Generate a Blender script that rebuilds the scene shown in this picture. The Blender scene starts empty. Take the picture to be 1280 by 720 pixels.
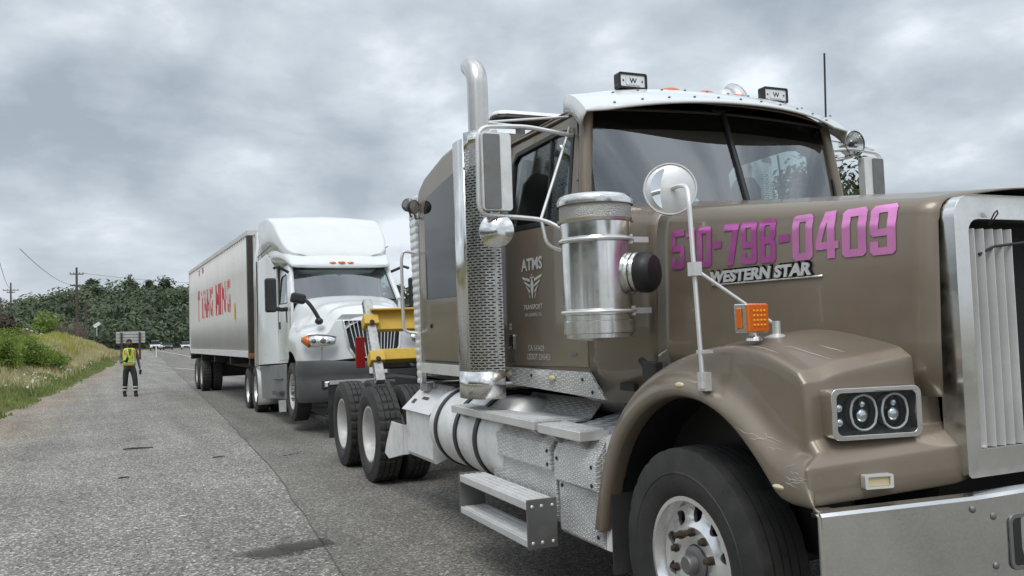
import bpy, bmesh, math, random
from mathutils import Vector, Matrix, geometry, noise
from mathutils.bvhtree import BVHTree
R_ = math.radians
S = bpy.context.scene
C = S.collection
rnd = random.Random(7)

# ------------------------------------------------------------ camera
cd = bpy.data.cameras.new('camera'); cam = bpy.data.objects.new('camera', cd); C.objects.link(cam)
cd.sensor_width = 36; cd.lens = 30.09; cd.clip_start = .05; cd.clip_end = 5000
_r, _u, _f = Vector((.894, -.446, -.035)), Vector((.009, -.059, .998)), Vector((.447, .893, .049))
_f.normalize(); _r = _f.cross(_u).normalized(); _u = _r.cross(_f)
cam.matrix_world = Matrix((( _r.x, _u.x, -_f.x, 0), (_r.y, _u.y, -_f.y, 0), (_r.z, _u.z, -_f.z, 1.6), (0, 0, 0, 1)))
S.camera = cam

# ------------------------------------------------------------ world: overcast sky
SUN_EL, SUN_AZ = R_(58), R_(215)
W = bpy.data.worlds.new("World"); S.world = W; W.use_nodes = True
nt = W.node_tree; nt.nodes.clear()
def N(nt, typ, **kw):
    n = nt.nodes.new(typ)
    for k, v in kw.items():
        if k.startswith('i_'): n.inputs[k[2:].replace('_', ' ')].default_value = v
        else: setattr(n, k, v)
    return n
L = lambda nt, a, b: nt.links.new(a, b)
wo = N(nt, 'ShaderNodeOutputWorld'); bg = N(nt, 'ShaderNodeBackground')
sky = N(nt, 'ShaderNodeTexSky', sky_type='NISHITA', sun_disc=False, sun_elevation=SUN_EL, sun_rotation=SUN_AZ)
tc = N(nt, 'ShaderNodeTexCoord')
sep = N(nt, 'ShaderNodeSeparateXYZ'); L(nt, tc.outputs['Generated'], sep.inputs[0])
# cloud deck: project the direction on a plane overhead
zz = N(nt, 'ShaderNodeMath', operation='MAXIMUM'); L(nt, sep.outputs[2], zz.inputs[0]); zz.inputs[1].default_value = 0.0
za = N(nt, 'ShaderNodeMath', operation='ADD'); L(nt, zz.outputs[0], za.inputs[0]); za.inputs[1].default_value = .36
cx = N(nt, 'ShaderNodeVectorMath', operation='DIVIDE'); L(nt, tc.outputs['Generated'], cx.inputs[0])
cb = N(nt, 'ShaderNodeCombineXYZ'); [L(nt, za.outputs[0], cb.inputs[i]) for i in range(3)]; L(nt, cb.outputs[0], cx.inputs[1])
n1 = N(nt, 'ShaderNodeTexNoise', i_Scale=3.1, i_Detail=10.0, i_Roughness=.55, i_Distortion=.12); L(nt, cx.outputs[0], n1.inputs['Vector'])
n2 = N(nt, 'ShaderNodeTexNoise', i_Scale=1.6, i_Detail=4.0, i_Roughness=.5); L(nt, cx.outputs[0], n2.inputs['Vector'])
ad = N(nt, 'ShaderNodeMath', operation='ADD'); L(nt, n1.outputs['Fac'], ad.inputs[0]); L(nt, n2.outputs['Fac'], ad.inputs[1])
rp = N(nt, 'ShaderNodeValToRGB'); L(nt, ad.outputs[0], rp.inputs[0])
hf = N(nt, 'ShaderNodeMath', operation='MULTIPLY', ); hf.inputs[1].default_value = .5; L(nt, ad.outputs[0], hf.inputs[0]); L(nt, hf.outputs[0], rp.inputs[0])
e = rp.color_ramp.elements
e[0].position = .385; e[0].color = (.28, .325, .37, 1)
e[1].position = .60; e[1].color = (.66, .71, .755, 1)
x_ = rp.color_ramp.elements.new(.465); x_.color = (.375, .42, .468, 1)
x_ = rp.color_ramp.elements.new(.53); x_.color = (.475, .52, .565, 1)
# an overcast sky is brighter towards the zenith
zr = N(nt, 'ShaderNodeMapRange'); L(nt, zz.outputs[0], zr.inputs[0])
zr.inputs[1].default_value = .34; zr.inputs[2].default_value = .9; zr.inputs[3].default_value = 1.0; zr.inputs[4].default_value = 1.7
mu = N(nt, 'ShaderNodeVectorMath', operation='SCALE'); L(nt, rp.outputs[0], mu.inputs[0]); L(nt, zr.outputs[0], mu.inputs['Scale'])
# paler near the horizon
hr = N(nt, 'ShaderNodeMapRange'); L(nt, zz.outputs[0], hr.inputs[0]); hr.inputs[1].default_value = 0; hr.inputs[2].default_value = .22; hr.inputs[3].default_value = .5; hr.inputs[4].default_value = 0
hm = N(nt, 'ShaderNodeMix', data_type='RGBA'); L(nt, hr.outputs[0], hm.inputs[0]); L(nt, mu.outputs[0], hm.inputs[6]); hm.inputs[7].default_value = (.46, .50, .54, 1)
# clouds (already in scene units) are divided by the background strength, the clear sky shows through a little
sc = N(nt, 'ShaderNodeVectorMath', operation='SCALE'); L(nt, hm.outputs[2], sc.inputs[0]); sc.inputs['Scale'].default_value = 1/.1
mx = N(nt, 'ShaderNodeMix', data_type='RGBA'); mx.inputs[0].default_value = .96; L(nt, sky.outputs[0], mx.inputs[6]); L(nt, sc.outputs[0], mx.inputs[7])
L(nt, mx.outputs[2], bg.inputs[0]); bg.inputs[1].default_value = .1; L(nt, bg.outputs[0], wo.inputs[0])
# the sun behind the cloud
sl = bpy.data.lights.new('sun', 'SUN'); sl.energy = 1.0; sl.angle = R_(25); sl.color = (1, .97, .92)
so = bpy.data.objects.new('sun', sl); C.objects.link(so)
_sd = Vector((math.sin(SUN_AZ)*math.cos(SUN_EL), math.cos(SUN_AZ)*math.cos(SUN_EL), math.sin(SUN_EL)))
so.rotation_euler = _sd.to_track_quat('Z', 'Y').to_euler(); so.location = (0, 0, 30)
vs = S.view_settings; S.display_settings.display_device = 'sRGB'
vs.view_transform = 'Standard'; vs.look = 'None'; vs.gamma = 1; vs.exposure = .5; vs.use_curve_mapping = False
S.cycles.max_bounces = 8; S.cycles.transparent_max_bounces = 16; S.cycles.caustics_reflective = False; S.cycles.caustics_refractive = False
try: S.cycles.use_denoising = True
except Exception: pass

# ------------------------------------------------------------ materials
MATS = {}
def mat(name, col=(.5, .5, .5), rough=.5, metal=0, var=.0, vscale=3, bump=0, bscale=40, coat=0, dirt=0, dcol=(.16, .14, .11), dscale=2.5,
        rvar=0, alpha=None, spec=.5, bdist=.01, stretch=None, emis=None, dlow=None):
    if name in MATS: return MATS[name]
    m = bpy.data.materials.new(name); m.use_nodes = True; t = m.node_tree; p = t.nodes['Principled BSDF']
    p.inputs['Base Color'].default_value = (*col, 1); p.inputs['Roughness'].default_value = rough; p.inputs['Metallic'].default_value = metal
    p.inputs['Specular IOR Level'].default_value = spec
    if coat: p.inputs['Coat Weight'].default_value = coat; p.inputs['Coat Roughness'].default_value = .06
    co = N(t, 'ShaderNodeTexCoord'); vec = co.outputs['Object']
    if stretch:
        mp = N(t, 'ShaderNodeMapping'); mp.inputs['Scale'].default_value = stretch; L(t, vec, mp.inputs[0]); vec = mp.outputs[0]
    c = None
    if var:
        n = N(t, 'ShaderNodeTexNoise', i_Scale=vscale, i_Detail=6.0, i_Roughness=.6); L(t, vec, n.inputs['Vector'])
        mr = N(t, 'ShaderNodeMapRange'); L(t, n.outputs['Fac'], mr.inputs[0]); mr.inputs[1].default_value = .3; mr.inputs[2].default_value = .7; mr.inputs[3].default_value = 1-var; mr.inputs[4].default_value = 1+var
        vm = N(t, 'ShaderNodeVectorMath', operation='SCALE'); vm.inputs[0].default_value = col; L(t, mr.outputs[0], vm.inputs['Scale']); c = vm.outputs[0]
    if dirt:
        n = N(t, 'ShaderNodeTexNoise', i_Scale=dscale, i_Detail=8.0, i_Roughness=.65); L(t, vec, n.inputs['Vector'])
        mr = N(t, 'ShaderNodeMapRange'); L(t, n.outputs['Fac'], mr.inputs[0]); mr.inputs[1].default_value = .45; mr.inputs[2].default_value = .75; mr.inputs[3].default_value = 0; mr.inputs[4].default_value = dirt
        f = mr.outputs[0]
        if dlow:   # road grime settles low on the body
            sp = N(t, 'ShaderNodeSeparateXYZ'); L(t, co.outputs['Object'], sp.inputs[0])
            ml = N(t, 'ShaderNodeMapRange'); L(t, sp.outputs[2], ml.inputs[0]); ml.inputs[1].default_value = dlow[0]; ml.inputs[2].default_value = dlow[1]; ml.inputs[3].default_value = dlow[2]; ml.inputs[4].default_value = 0
            aa = N(t, 'ShaderNodeMath', operation='ADD', use_clamp=True); L(t, f, aa.inputs[0]); L(t, ml.outputs[0], aa.inputs[1]); f = aa.outputs[0]
        mxn = N(t, 'ShaderNodeMix', data_type='RGBA'); L(t, f, mxn.inputs[0])
        if c is not None: L(t, c, mxn.inputs[6])
        else: mxn.inputs[6].default_value = (*col, 1)
        mxn.inputs[7].default_value = (*dcol, 1); c = mxn.outputs[2]
        if metal > .3:
            mm = N(t, 'ShaderNodeMapRange'); L(t, f, mm.inputs[0]); mm.inputs[3].default_value = metal; mm.inputs[4].default_value = metal*.3; L(t, mm.outputs[0], p.inputs['Metallic'])
        rr = N(t, 'ShaderNodeMapRange'); L(t, f, rr.inputs[0]); rr.inputs[3].default_value = rough; rr.inputs[4].default_value = min(1, rough+.5); L(t, rr.outputs[0], p.inputs['Roughness'])
    elif rvar:
        n = N(t, 'ShaderNodeTexNoise', i_Scale=6.0, i_Detail=6.0); L(t, vec, n.inputs['Vector'])
        mr = N(t, 'ShaderNodeMapRange'); L(t, n.outputs['Fac'], mr.inputs[0]); mr.inputs[1].default_value = .3; mr.inputs[2].default_value = .7; mr.inputs[3].default_value = max(0, rough-rvar); mr.inputs[4].default_value = rough+rvar; L(t, mr.outputs[0], p.inputs['Roughness'])
    if c is not None: L(t, c, p.inputs['Base Color'])
    if bump:
        n = N(t, 'ShaderNodeTexNoise', i_Scale=bscale, i_Detail=4.0); L(t, vec, n.inputs['Vector'])
        b = N(t, 'ShaderNodeBump'); b.inputs['Strength'].default_value = bump; b.inputs['Distance'].default_value = bdist; L(t, n.outputs['Fac'], b.inputs['Height']); L(t, b.outputs[0], p.inputs['Normal'])
    if emis: p.inputs['Emission Color'].default_value = (*emis[0], 1); p.inputs['Emission Strength'].default_value = emis[1]
    MATS[name] = m; return m

def glassmat(name, tint, ior=1.5, rough=.0, tmix=0.):
    if name in MATS: return MATS[name]
    m = bpy.data.materials.new(name); m.use_nodes = True; t = m.node_tree; t.nodes.clear()
    o = N(t, 'ShaderNodeOutputMaterial'); tr = N(t, 'ShaderNodeBsdfTransparent'); tr.inputs[0].default_value = (*tint, 1)
    gl = N(t, 'ShaderNodeBsdfGlossy'); gl.inputs['Roughness'].default_value = rough; gl.inputs[0].default_value = (.95, .97, 1, 1)
    ge = N(t, 'ShaderNodeNewGeometry'); dt = N(t, 'ShaderNodeVectorMath', operation='DOT_PRODUCT'); L(t, ge.outputs['Normal'], dt.inputs[0]); L(t, ge.outputs['Incoming'], dt.inputs[1])
    ab = N(t, 'ShaderNodeMath', operation='ABSOLUTE'); L(t, dt.outputs['Value'], ab.inputs[0]); om = N(t, 'ShaderNodeMath', operation='SUBTRACT'); om.inputs[0].default_value = 1; L(t, ab.outputs[0], om.inputs[1])
    pw = N(t, 'ShaderNodeMath', operation='POWER'); L(t, om.outputs[0], pw.inputs[0]); pw.inputs[1].default_value = 5; f0 = ((ior-1)/(ior+1))**2*1.8+tmix
    mp = N(t, 'ShaderNodeMath', operation='MULTIPLY_ADD'); L(t, pw.outputs[0], mp.inputs[0]); mp.inputs[1].default_value = 1-f0; mp.inputs[2].default_value = f0
    mxx = N(t, 'ShaderNodeMixShader'); L(t, mp.outputs[0], mxx.inputs[0]); L(t, tr.outputs[0], mxx.inputs[1]); L(t, gl.outputs[0], mxx.inputs[2]); L(t, mxx.outputs[0], o.inputs[0])
    MATS[name] = m; return m

def platemat(name, col, rough, metal, sc=40, dirt=.3):
    """aluminium tread plate: raised lozenges in alternating directions"""
    if name in MATS: return MATS[name]
    m = mat(name, col, rough, metal, var=.12, vscale=5, dirt=dirt, dcol=(.30, .28, .25), dscale=4)
    t = m.node_tree; p = t.nodes['Principled BSDF']; co = N(t, 'ShaderNodeTexCoord'); basec = p.inputs['Base Color'].links[0].from_socket
    hs = []
    sp = N(t, 'ShaderNodeSeparateXYZ'); L(t, co.outputs['Object'], sp.inputs[0])
    sm = N(t, 'ShaderNodeMath', operation='ADD'); L(t, sp.outputs[0], sm.inputs[0]); L(t, sp.outputs[1], sm.inputs[1])
    cbn = N(t, 'ShaderNodeCombineXYZ'); L(t, sm.outputs[0], cbn.inputs[0]); L(t, sp.outputs[2], cbn.inputs[1])
    for ang, off in ((45, 0), (-45, .5)):
        mp = N(t, 'ShaderNodeMapping'); mp.inputs['Rotation'].default_value = (0, 0, R_(ang)); mp.inputs['Scale'].default_value = (sc*.6, sc*.6*2.6, 1); mp.inputs['Location'].default_value = (off, off, 0); L(t, cbn.outputs[0], mp.inputs[0])
        v = N(t, 'ShaderNodeTexVoronoi', i_Scale=1.0, i_Randomness=0.0); L(t, mp.outputs[0], v.inputs['Vector'])
        mr = N(t, 'ShaderNodeMapRange'); L(t, v.outputs['Distance'], mr.inputs[0]); mr.inputs[1].default_value = .25; mr.inputs[2].default_value = .4; mr.inputs[3].default_value = 1; mr.inputs[4].default_value = 0; hs.append(mr)
    ck = N(t, 'ShaderNodeTexChecker', i_Scale=sc*.42); L(t, cbn.outputs[0], ck.inputs[0])
    mxn = N(t, 'ShaderNodeMix', data_type='FLOAT'); L(t, ck.outputs['Fac'], mxn.inputs[0]); L(t, hs[0].outputs[0], mxn.inputs[2]); L(t, hs[1].outputs[0], mxn.inputs[3])
    wr_ = N(t, 'ShaderNodeMapRange'); L(t, mxn.outputs[0], wr_.inputs[0]); wr_.inputs[3].default_value = .74; wr_.inputs[4].default_value = 1.08   # dirt lies between the worn bright lozenges
    ws_ = N(t, 'ShaderNodeVectorMath', operation='SCALE'); L(t, basec, ws_.inputs[0]); L(t, wr_.outputs[0], ws_.inputs['Scale']); L(t, ws_.outputs[0], p.inputs['Base Color'])
    b = N(t, 'ShaderNodeBump'); b.inputs['Strength'].default_value = 1.0; b.inputs['Distance'].default_value = .012; L(t, mxn.outputs[0], b.inputs['Height']); L(t, b.outputs[0], p.inputs['Normal'])
    return m

def holes(m, bx, bz, w=.72, h=.62, axis=1):
    """punched brick-pattern slots in a sheet: transparent where cut"""
    t = m.node_tree; p = t.nodes['Principled BSDF']; co = N(t, 'ShaderNodeTexCoord'); sp = N(t, 'ShaderNodeSeparateXYZ'); L(t, co.outputs['UV'], sp.inputs[0])
    cbn = N(t, 'ShaderNodeCombineXYZ'); L(t, sp.outputs[0], cbn.inputs[0]); L(t, sp.outputs[1], cbn.inputs[1])
    br = N(t, 'ShaderNodeTexBrick', offset=.5, i_Scale=1.0, i_Mortar_Smooth=.0, i_Brick_Width=bx, i_Row_Height=bz); br.inputs['Mortar Size'].default_value = bz*(1-h)*.5
    L(t, cbn.outputs[0], br.inputs['Vector'])
    mr = N(t, 'ShaderNodeMath', operation='GREATER_THAN'); L(t, br.outputs['Fac'], mr.inputs[0]); mr.inputs[1].default_value = .5
    L(t, mr.outputs[0], p.inputs['Alpha'])
    return m

# ------------------------------------------------------------ mesh builder
def V(*a): return Vector(a)
class MB:
    def __init__(s): s.V = []; s.F = []; s.M = []; s.mi = 0; s.UV = {}
    def add(s, vs, fs):
        o = len(s.V); s.V += [tuple(v) for v in vs]
        for f in fs: s.F.append(tuple(i+o for i in f)); s.M.append(s.mi)
        return s
    def box(s, c, d, rot=None):
        vs = []
        for x in (-.5, .5):
            for y in (-.5, .5):
                for z in (-.5, .5):
                    v = Vector((x*d[0], y*d[1], z*d[2]))
                    if rot is not None: v = rot @ v
                    vs.append(v+Vector(c))
        return s.add(vs, [(0, 1, 3, 2), (4, 6, 7, 5), (0, 4, 5, 1), (2, 3, 7, 6), (0, 2, 6, 4), (1, 5, 7, 3)])
    def bb(s, x0, x1, y0, y1, z0, z1): return s.box(((x0+x1)/2, (y0+y1)/2, (z0+z1)/2), (abs(x1-x0), abs(y1-y0), abs(z1-z0)))
    def hexa(s, pts):  # 8 points: bottom 4, top 4
        return s.add(pts, [(3, 2, 1, 0), (4, 5, 6, 7), (0, 1, 5, 4), (1, 2, 6, 5), (2, 3, 7, 6), (3, 0, 4, 7)])
    def loft(s, rings, closed=True, caps=True):
        n = len(rings[0]); vs = [p for r in rings for p in r]; fs = []
        for i in range(len(rings)-1):
            for j in range(n if closed else n-1):
                k = (j+1) % n; fs.append((i*n+j, i*n+k, (i+1)*n+k, (i+1)*n+j))
        if caps and closed: fs.append(tuple(range(n))[::-1]); fs.append(tuple((len(rings)-1)*n+j for j in range(n)))
        return s.add(vs, fs)
    def grid(s, P): return s.loft(P, closed=False, caps=False)
    def tube(s, pts, r, n=10, caps=True, closed=False):
        pts = [Vector(p) for p in pts]; m = len(pts); rr = r if isinstance(r, (list, tuple)) else [r]*m
        T = []
        for i in range(m):
            if closed: d = pts[(i+1) % m]-pts[i-1]
            else: d = pts[min(i+1, m-1)]-pts[max(i-1, 0)]
            T.append(d.normalized())
        a = Vector((0, 0, 1)) if abs(T[0].z) < .9 else Vector((1, 0, 0))
        u = T[0].cross(a).normalized(); rings = []
        for i in range(m):
            u = (u-T[i]*u.dot(T[i])).normalized(); w = T[i].cross(u)
            rings.append([pts[i]+(u*math.cos(2*math.pi*k/n)+w*math.sin(2*math.pi*k/n))*rr[i] for k in range(n)])
        if closed: rings.append(rings[0])
        return s.loft(rings, True, caps and not closed)
    def lathe(s, prof, o=(0, 0, 0), ax='x', n=32, caps=False, a0=0, a1=2*math.pi, fn=None):
        full = abs(a1-a0-2*math.pi) < 1e-6; rings = []
        cnt = n if full else n+1
        for (r, h) in prof:
            ring = []
            for k in range(cnt):
                a = a0+(a1-a0)*k/n; c_, s_ = r*math.cos(a), r*math.sin(a)
                p = {'x': (h, c_, s_), 'y': (c_, h, s_), 'z': (c_, s_, h)}[ax]
                ring.append(Vector(o)+Vector(p))
            rings.append(ring)
        return s.loft(rings, full, caps)
    def ell(s, c, r, n=14, m=9, rot=None):
        rings = []
        for i in range(m+1):
            t = math.pi*i/m; t = min(max(t, .02), math.pi-.02); ring = []
            for k in range(n):
                a = 2*math.pi*k/n; v = Vector((math.sin(t)*math.cos(a)*r[0], math.sin(t)*math.sin(a)*r[1], math.cos(t)*r[2]))
                if rot is not None: v = rot @ v
                ring.append(Vector(c)+v)
            rings.append(ring)
        return s.loft(rings)
    def slab(s, poly, hls, fn, t):
        """2D outline with holes -> sheet of thickness t; fn(a, b, d) gives the 3D point"""
        loops = [poly]+list(hls); flat = [p for l in loops for p in l]
        tris = geometry.tessellate_polygon([[Vector((p[0], p[1], 0)) for p in l] for l in loops])
        n = len(flat); vs = [fn(p[0], p[1], 0) for p in flat]+[fn(p[0], p[1], t) for p in flat]
        fs = [tuple(f) for f in tris]+[tuple(i+n for i in f[::-1]) for f in tris]; k = 0
        for l in loops:
            for i in range(len(l)): j = (i+1) % len(l); fs.append((k+i, k+j, n+k+j, n+k+i))
            k += len(l)
        return s.add(vs, fs)
    def build(s, name, m, parent=None, ang=35, bev=0, seg=2, sub=0, sol=0, flip=False, recalc=True, uv=None, loc=None):
        me = bpy.data.meshes.new(name); me.from_pydata(s.V, [], s.F)
        ms = m if isinstance(m, (list, tuple)) else [m]
        for q in ms: me.materials.append(q)
        for i, p in enumerate(me.polygons): p.material_index = min(s.M[i], len(ms)-1)
        if recalc:
            b = bmesh.new(); b.from_mesh(me); bmesh.ops.remove_doubles(b, verts=b.verts, dist=1e-5); bmesh.ops.recalc_face_normals(b, faces=b.faces); b.to_mesh(me); b.free()
        if uv:
            ul = me.uv_layers.new(name='UVMap')
            for lp in me.loops: ul.data[lp.index].uv = uv(me.vertices[lp.vertex_index].co)
        if ang:
            me.shade_smooth(); me.set_sharp_from_angle(angle=R_(ang))
        o = bpy.data.objects.new(name, me); C.objects.link(o)
        if parent is not None: o.parent = parent
        if loc is not None: o.location = loc
        if sol: q = o.modifiers.new('sol', 'SOLIDIFY'); q.thickness = sol; q.offset = 0
        if bev: q = o.modifiers.new('bev', 'BEVEL'); q.width = bev; q.segments = seg; q.limit_method = 'ANGLE'; q.angle_limit = R_(35); q.harden_normals = True
        if sub: q = o.modifiers.new('sub', 'SUBSURF'); q.levels = sub; q.render_levels = sub
        return o
def rrect(x0, x1, y0, y1, r, n=4):
    """rounded rectangle outline; r is a radius or four (x0y0, x1y0, x1y1, x0y1)"""
    rs = r if isinstance(r, (list, tuple)) else [r]*4; out = []
    for (cx_, cy_, a, rr) in ((x0+rs[0], y0+rs[0], 180, rs[0]), (x1-rs[1], y0+rs[1], 270, rs[1]), (x1-rs[2], y1-rs[2], 0, rs[2]), (x0+rs[3], y1-rs[3], 90, rs[3])):
        for k in range(n+1): t = R_(a+90*k/n); out.append((cx_+rr*math.cos(t), cy_+rr*math.sin(t)))
    return out
def fillet(pts, r, n=5, closed=False):
    pts = [Vector(p) for p in pts]; m = len(pts); out = [] if closed else [pts[0]]
    rng = range(m) if closed else range(1, m-1)
    for i in rng:
        a, b, c = pts[i-1], pts[i], pts[(i+1) % m]; d1 = (a-b); d2 = (c-b); q = min(r, d1.length*.45, d2.length*.45)
        p0 = b+d1.normalized()*q; p2 = b+d2.normalized()*q
        for k in range(n+1): t = k/n; out.append(p0*(1-t)**2+b*2*t*(1-t)+p2*t*t)
    if not closed: out.append(pts[-1])
    return out
def lerp(a, b, t): return a+(b-a)*t
def ilerp(tab, x):
    if x <= tab[0][0]: return tab[0][1]
    for (a, b) in zip(tab, tab[1:]):
        if x <= b[0]:
            t = (x-a[0])/(b[0]-a[0]); return tuple(lerp(p, q, t) for p, q in zip(a[1], b[1])) if isinstance(a[1], tuple) else lerp(a[1], b[1], t)
    return tab[-1][1]
def smooth(tab, x):
    if x <= tab[0][0]: return tab[0][1]
    for (a, b) in zip(tab, tab[1:]):
        if x <= b[0]: t = (x-a[0])/(b[0]-a[0]); t = t*t*(3-2*t); return lerp(a[1], b[1], t)
    return tab[-1][1]
def cr(pts, k=6, closed=False):
    """Catmull-Rom curve through points (any dimension)"""
    n = len(pts); out = []
    rg = n if closed else n-1
    for i in range(rg):
        p = [pts[(i+j) % n] if closed else pts[min(max(i+j, 0), n-1)] for j in (-1, 0, 1, 2)]
        for s_ in range(k):
            t = s_/k
            out.append(tuple(.5*((2*b)+(c-a)*t+(2*a-5*b+4*c-d)*t*t+(-a+3*b-3*c+d)*t**3) for a, b, c, d in zip(*p)))
    if not closed: out.append(tuple(pts[-1]))
    return out

def tag(o, label=None, cat=None, group=None, kind=None):
    for k, v in (('label', label), ('category', cat), ('group', group), ('kind', kind)):
        if v: o[k] = v
    return o
def empty(name, loc=(0, 0, 0), rz=0, rx=0):
    o = bpy.data.objects.new(name, None); C.objects.link(o); o.location = loc; o.rotation_euler = (rx, 0, rz); o.empty_display_size = .3; return o
def copy_tree(o, parent=None):
    c = o.copy(); C.objects.link(c)
    if parent is not None: c.parent = parent
    for ch in [x for x in o.children]: copy_tree(ch, c)
    return c

def textmesh(txt, h, bold=0, sx=1, ext=0, space=1, cells=None, shear=0):
    cu = bpy.data.curves.new('t', 'FONT'); cu.body = txt; cu.size = 1; cu.offset = bold; cu.extrude = ext; cu.space_character = space; cu.shear = shear; cu.resolution_u = 3
    ob = bpy.data.objects.new('t', cu); C.objects.link(ob); bpy.context.view_layer.update()
    me = bpy.data.meshes.new_from_object(ob.evaluated_get(bpy.context.evaluated_depsgraph_get()))
    xs = [v.co.x for v in me.vertices]; ys = [v.co.y for v in me.vertices]; x0, y0, y1 = min(xs), min(ys), max(ys); k = h/(y1-y0); w = (max(xs)-x0)*k*sx
    b = bmesh.new(); b.from_mesh(me)
    for v in b.verts: v.co.x = (v.co.x-x0)*k*sx; v.co.y = (v.co.y-y0)*k
    if cells:
        for ax, st, en in ((Vector((1, 0, 0)), cells, w), (Vector((0, 1, 0)), cells, h)):
            x = st
            while x < en: bmesh.ops.bisect_plane(b, geom=b.verts[:]+b.edges[:]+b.faces[:], plane_co=ax*x, plane_no=ax); x += st
        bmesh.ops.triangulate(b, faces=b.faces)
    b.verts.ensure_lookup_table(); b.verts.index_update()
    vs = [v.co.copy() for v in b.verts]; fs = [tuple(v.index for v in f.verts) for f in b.faces]; b.free()
    bpy.data.objects.remove(ob); bpy.data.curves.remove(cu); bpy.data.meshes.remove(me)
    return vs, fs, w
def text(name, txt, h, m, org, ux, uy, parent=None, bvh=None, off=.004, width=None, align='l', **kw):
    """lettering in the plane (org, ux, uy); with bvh it is laid on that surface"""
    vs, fs, w = textmesh(txt, h, **kw); ux = Vector(ux).normalized(); uy = Vector(uy).normalized(); nz = ux.cross(uy).normalized(); org = Vector(org)
    k = (width/w) if width else 1; W_ = w*k; sh = {'l': 0, 'c': -W_/2, 'r': -W_}[align]; out = []
    for v in vs:
        p = org+ux*(v.x*k+sh)+uy*v.y+nz*v.z
        if bvh is not None:
            hit = bvh.ray_cast(p+nz*.6, -nz)
            if hit[0] is not None: p = hit[0]+nz*off
        out.append(p)
    b = MB(); b.add(out, fs); return b.build(name, m, parent, ang=0, recalc=False)
DIG = {'5': ([(0, 1), (1, 1), (1, .84), (.33, .84), (.33, .61), (.88, .61), (1, .54), (1, .07), (.88, 0), (.12, 0), (0, .07), (0, .30), (.33, .30), (.33, .15), (.67, .15), (.67, .45), (0, .45)], []),
 '1': ([(0, .88), (.45, 1), (1, 1), (1, 0), (.40, 0), (.40, .80), (0, .80)], []),
 '0': ([(.14, 1), (.86, 1), (1, .93), (1, .07), (.86, 0), (.14, 0), (0, .07), (0, .93)], [[(.34, .84), (.66, .84), (.66, .16), (.34, .16)]]),
 '7': ([(0, 1), (1, 1), (1, .84), (.60, 0), (.20, 0), (.60, .84), (0, .84)], []),
 '9': ([(.12, 1), (.88, 1), (1, .93), (1, .07), (.88, 0), (.12, 0), (0, .07), (0, .28), (.33, .28), (.33, .15), (.67, .15), (.67, .38), (.12, .38), (0, .45), (0, .93)], [[(.33, .85), (.67, .85), (.67, .53), (.33, .53)]]),
 '8': ([(.12, 1), (.88, 1), (1, .93), (1, .58), (.90, .52), (1, .46), (1, .07), (.88, 0), (.12, 0), (0, .07), (0, .46), (.10, .52), (0, .58), (0, .93)], [[(.34, .86), (.66, .86), (.66, .60), (.34, .60)], [(.34, .44), (.66, .44), (.66, .14), (.34, .14)]]),
 '4': ([(.36, 1), (.84, 1), (.84, .36), (1, .36), (1, .20), (.84, .20), (.84, 0), (.50, 0), (.50, .20), (0, .20), (0, .38)], [[(.50, .36), (.50, .80), (.26, .36)]]),
 '-': ([(0, .62), (1, .62), (1, .44), (0, .44)], [])}
def decal(name, shape, w, h, m, org, ux, uy, parent, bvh, off=.004, cells=.02):
    loops = [shape[0]]+shape[1]; flat = [Vector((p[0]*w, p[1]*h, 0)) for l in loops for p in l]
    b = bmesh.new(); vs = [b.verts.new(p) for p in flat]
    for f in geometry.tessellate_polygon([[Vector((p[0]*w, p[1]*h, 0)) for p in l] for l in loops]): b.faces.new([vs[i] for i in f])
    for ax, en in ((Vector((1, 0, 0)), w), (Vector((0, 1, 0)), h)):
        x = cells
        while x < en: bmesh.ops.bisect_plane(b, geom=b.verts[:]+b.edges[:]+b.faces[:], plane_co=ax*x, plane_no=ax); x += cells
    b.verts.ensure_lookup_table(); b.verts.index_update(); ux = Vector(ux); uy = Vector(uy); nz = ux.cross(uy).normalized(); out = []
    for v in b.verts:
        p = Vector(org)+ux*v.co.x+uy*v.co.y; hit = bvh.ray_cast(p+nz*.6, -nz); out.append(hit[0]+hit[1]*(off if hit[1].dot(nz) > 0 else -off) if hit[0] is not None else p)
    fs = [tuple(v.index for v in f.verts) for f in b.faces]; b.free(); q = MB(); q.add(out, fs); return q.build(name, m, parent, ang=60, recalc=False)
def bvh_of(mb): return BVHTree.FromPolygons([Vector(v) for v in mb.V], mb.F)

# shared materials
M = {}
M['paint'] = mat('taupe_paint', (.232, .186, .138), .40, .34, var=.05, vscale=2, coat=.45, dirt=.28, dcol=(.32, .285, .24), bump=.02, bscale=2.2, dscale=1.6)
M['chrome'] = mat('chrome', (.80, .79, .77), .17, 1, dirt=.25, dcol=(.42, .40, .37), dscale=6, var=.04)
M['chrome2'] = mat('worn_chrome', (.76, .75, .73), .13, 1, dirt=.22, dcol=(.50, .48, .45), dscale=110, var=.10, vscale=2.5, bump=.035, bscale=9)
M['alu'] = mat('aluminium', (.84, .84, .83), .33, .55, dirt=.25, dcol=(.40, .38, .35), dscale=5, var=.1)
M['alu_w'] = mat('oxidised_aluminium', (.86, .86, .85), .5, .25, dirt=.4, dcol=(.42, .40, .37), dscale=3.5, var=.12, vscale=8)
M['plate'] = platemat('tread_plate', (.92, .92, .91), .36, .35, dirt=.2)
M['plate2'] = platemat('tread_plate_bright', (.88, .88, .87), .3, .5, dirt=.15)
M['galv'] = mat('galvanised', (.50, .50, .49), .5, .7, dirt=.6, dcol=(.33, .31, .28), dscale=14, var=.15, vscale=20)
M['steel'] = mat('grey_steel', (.25, .25, .245), .5, .8, dirt=.4, dcol=(.2, .15, .11), dscale=10)
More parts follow.
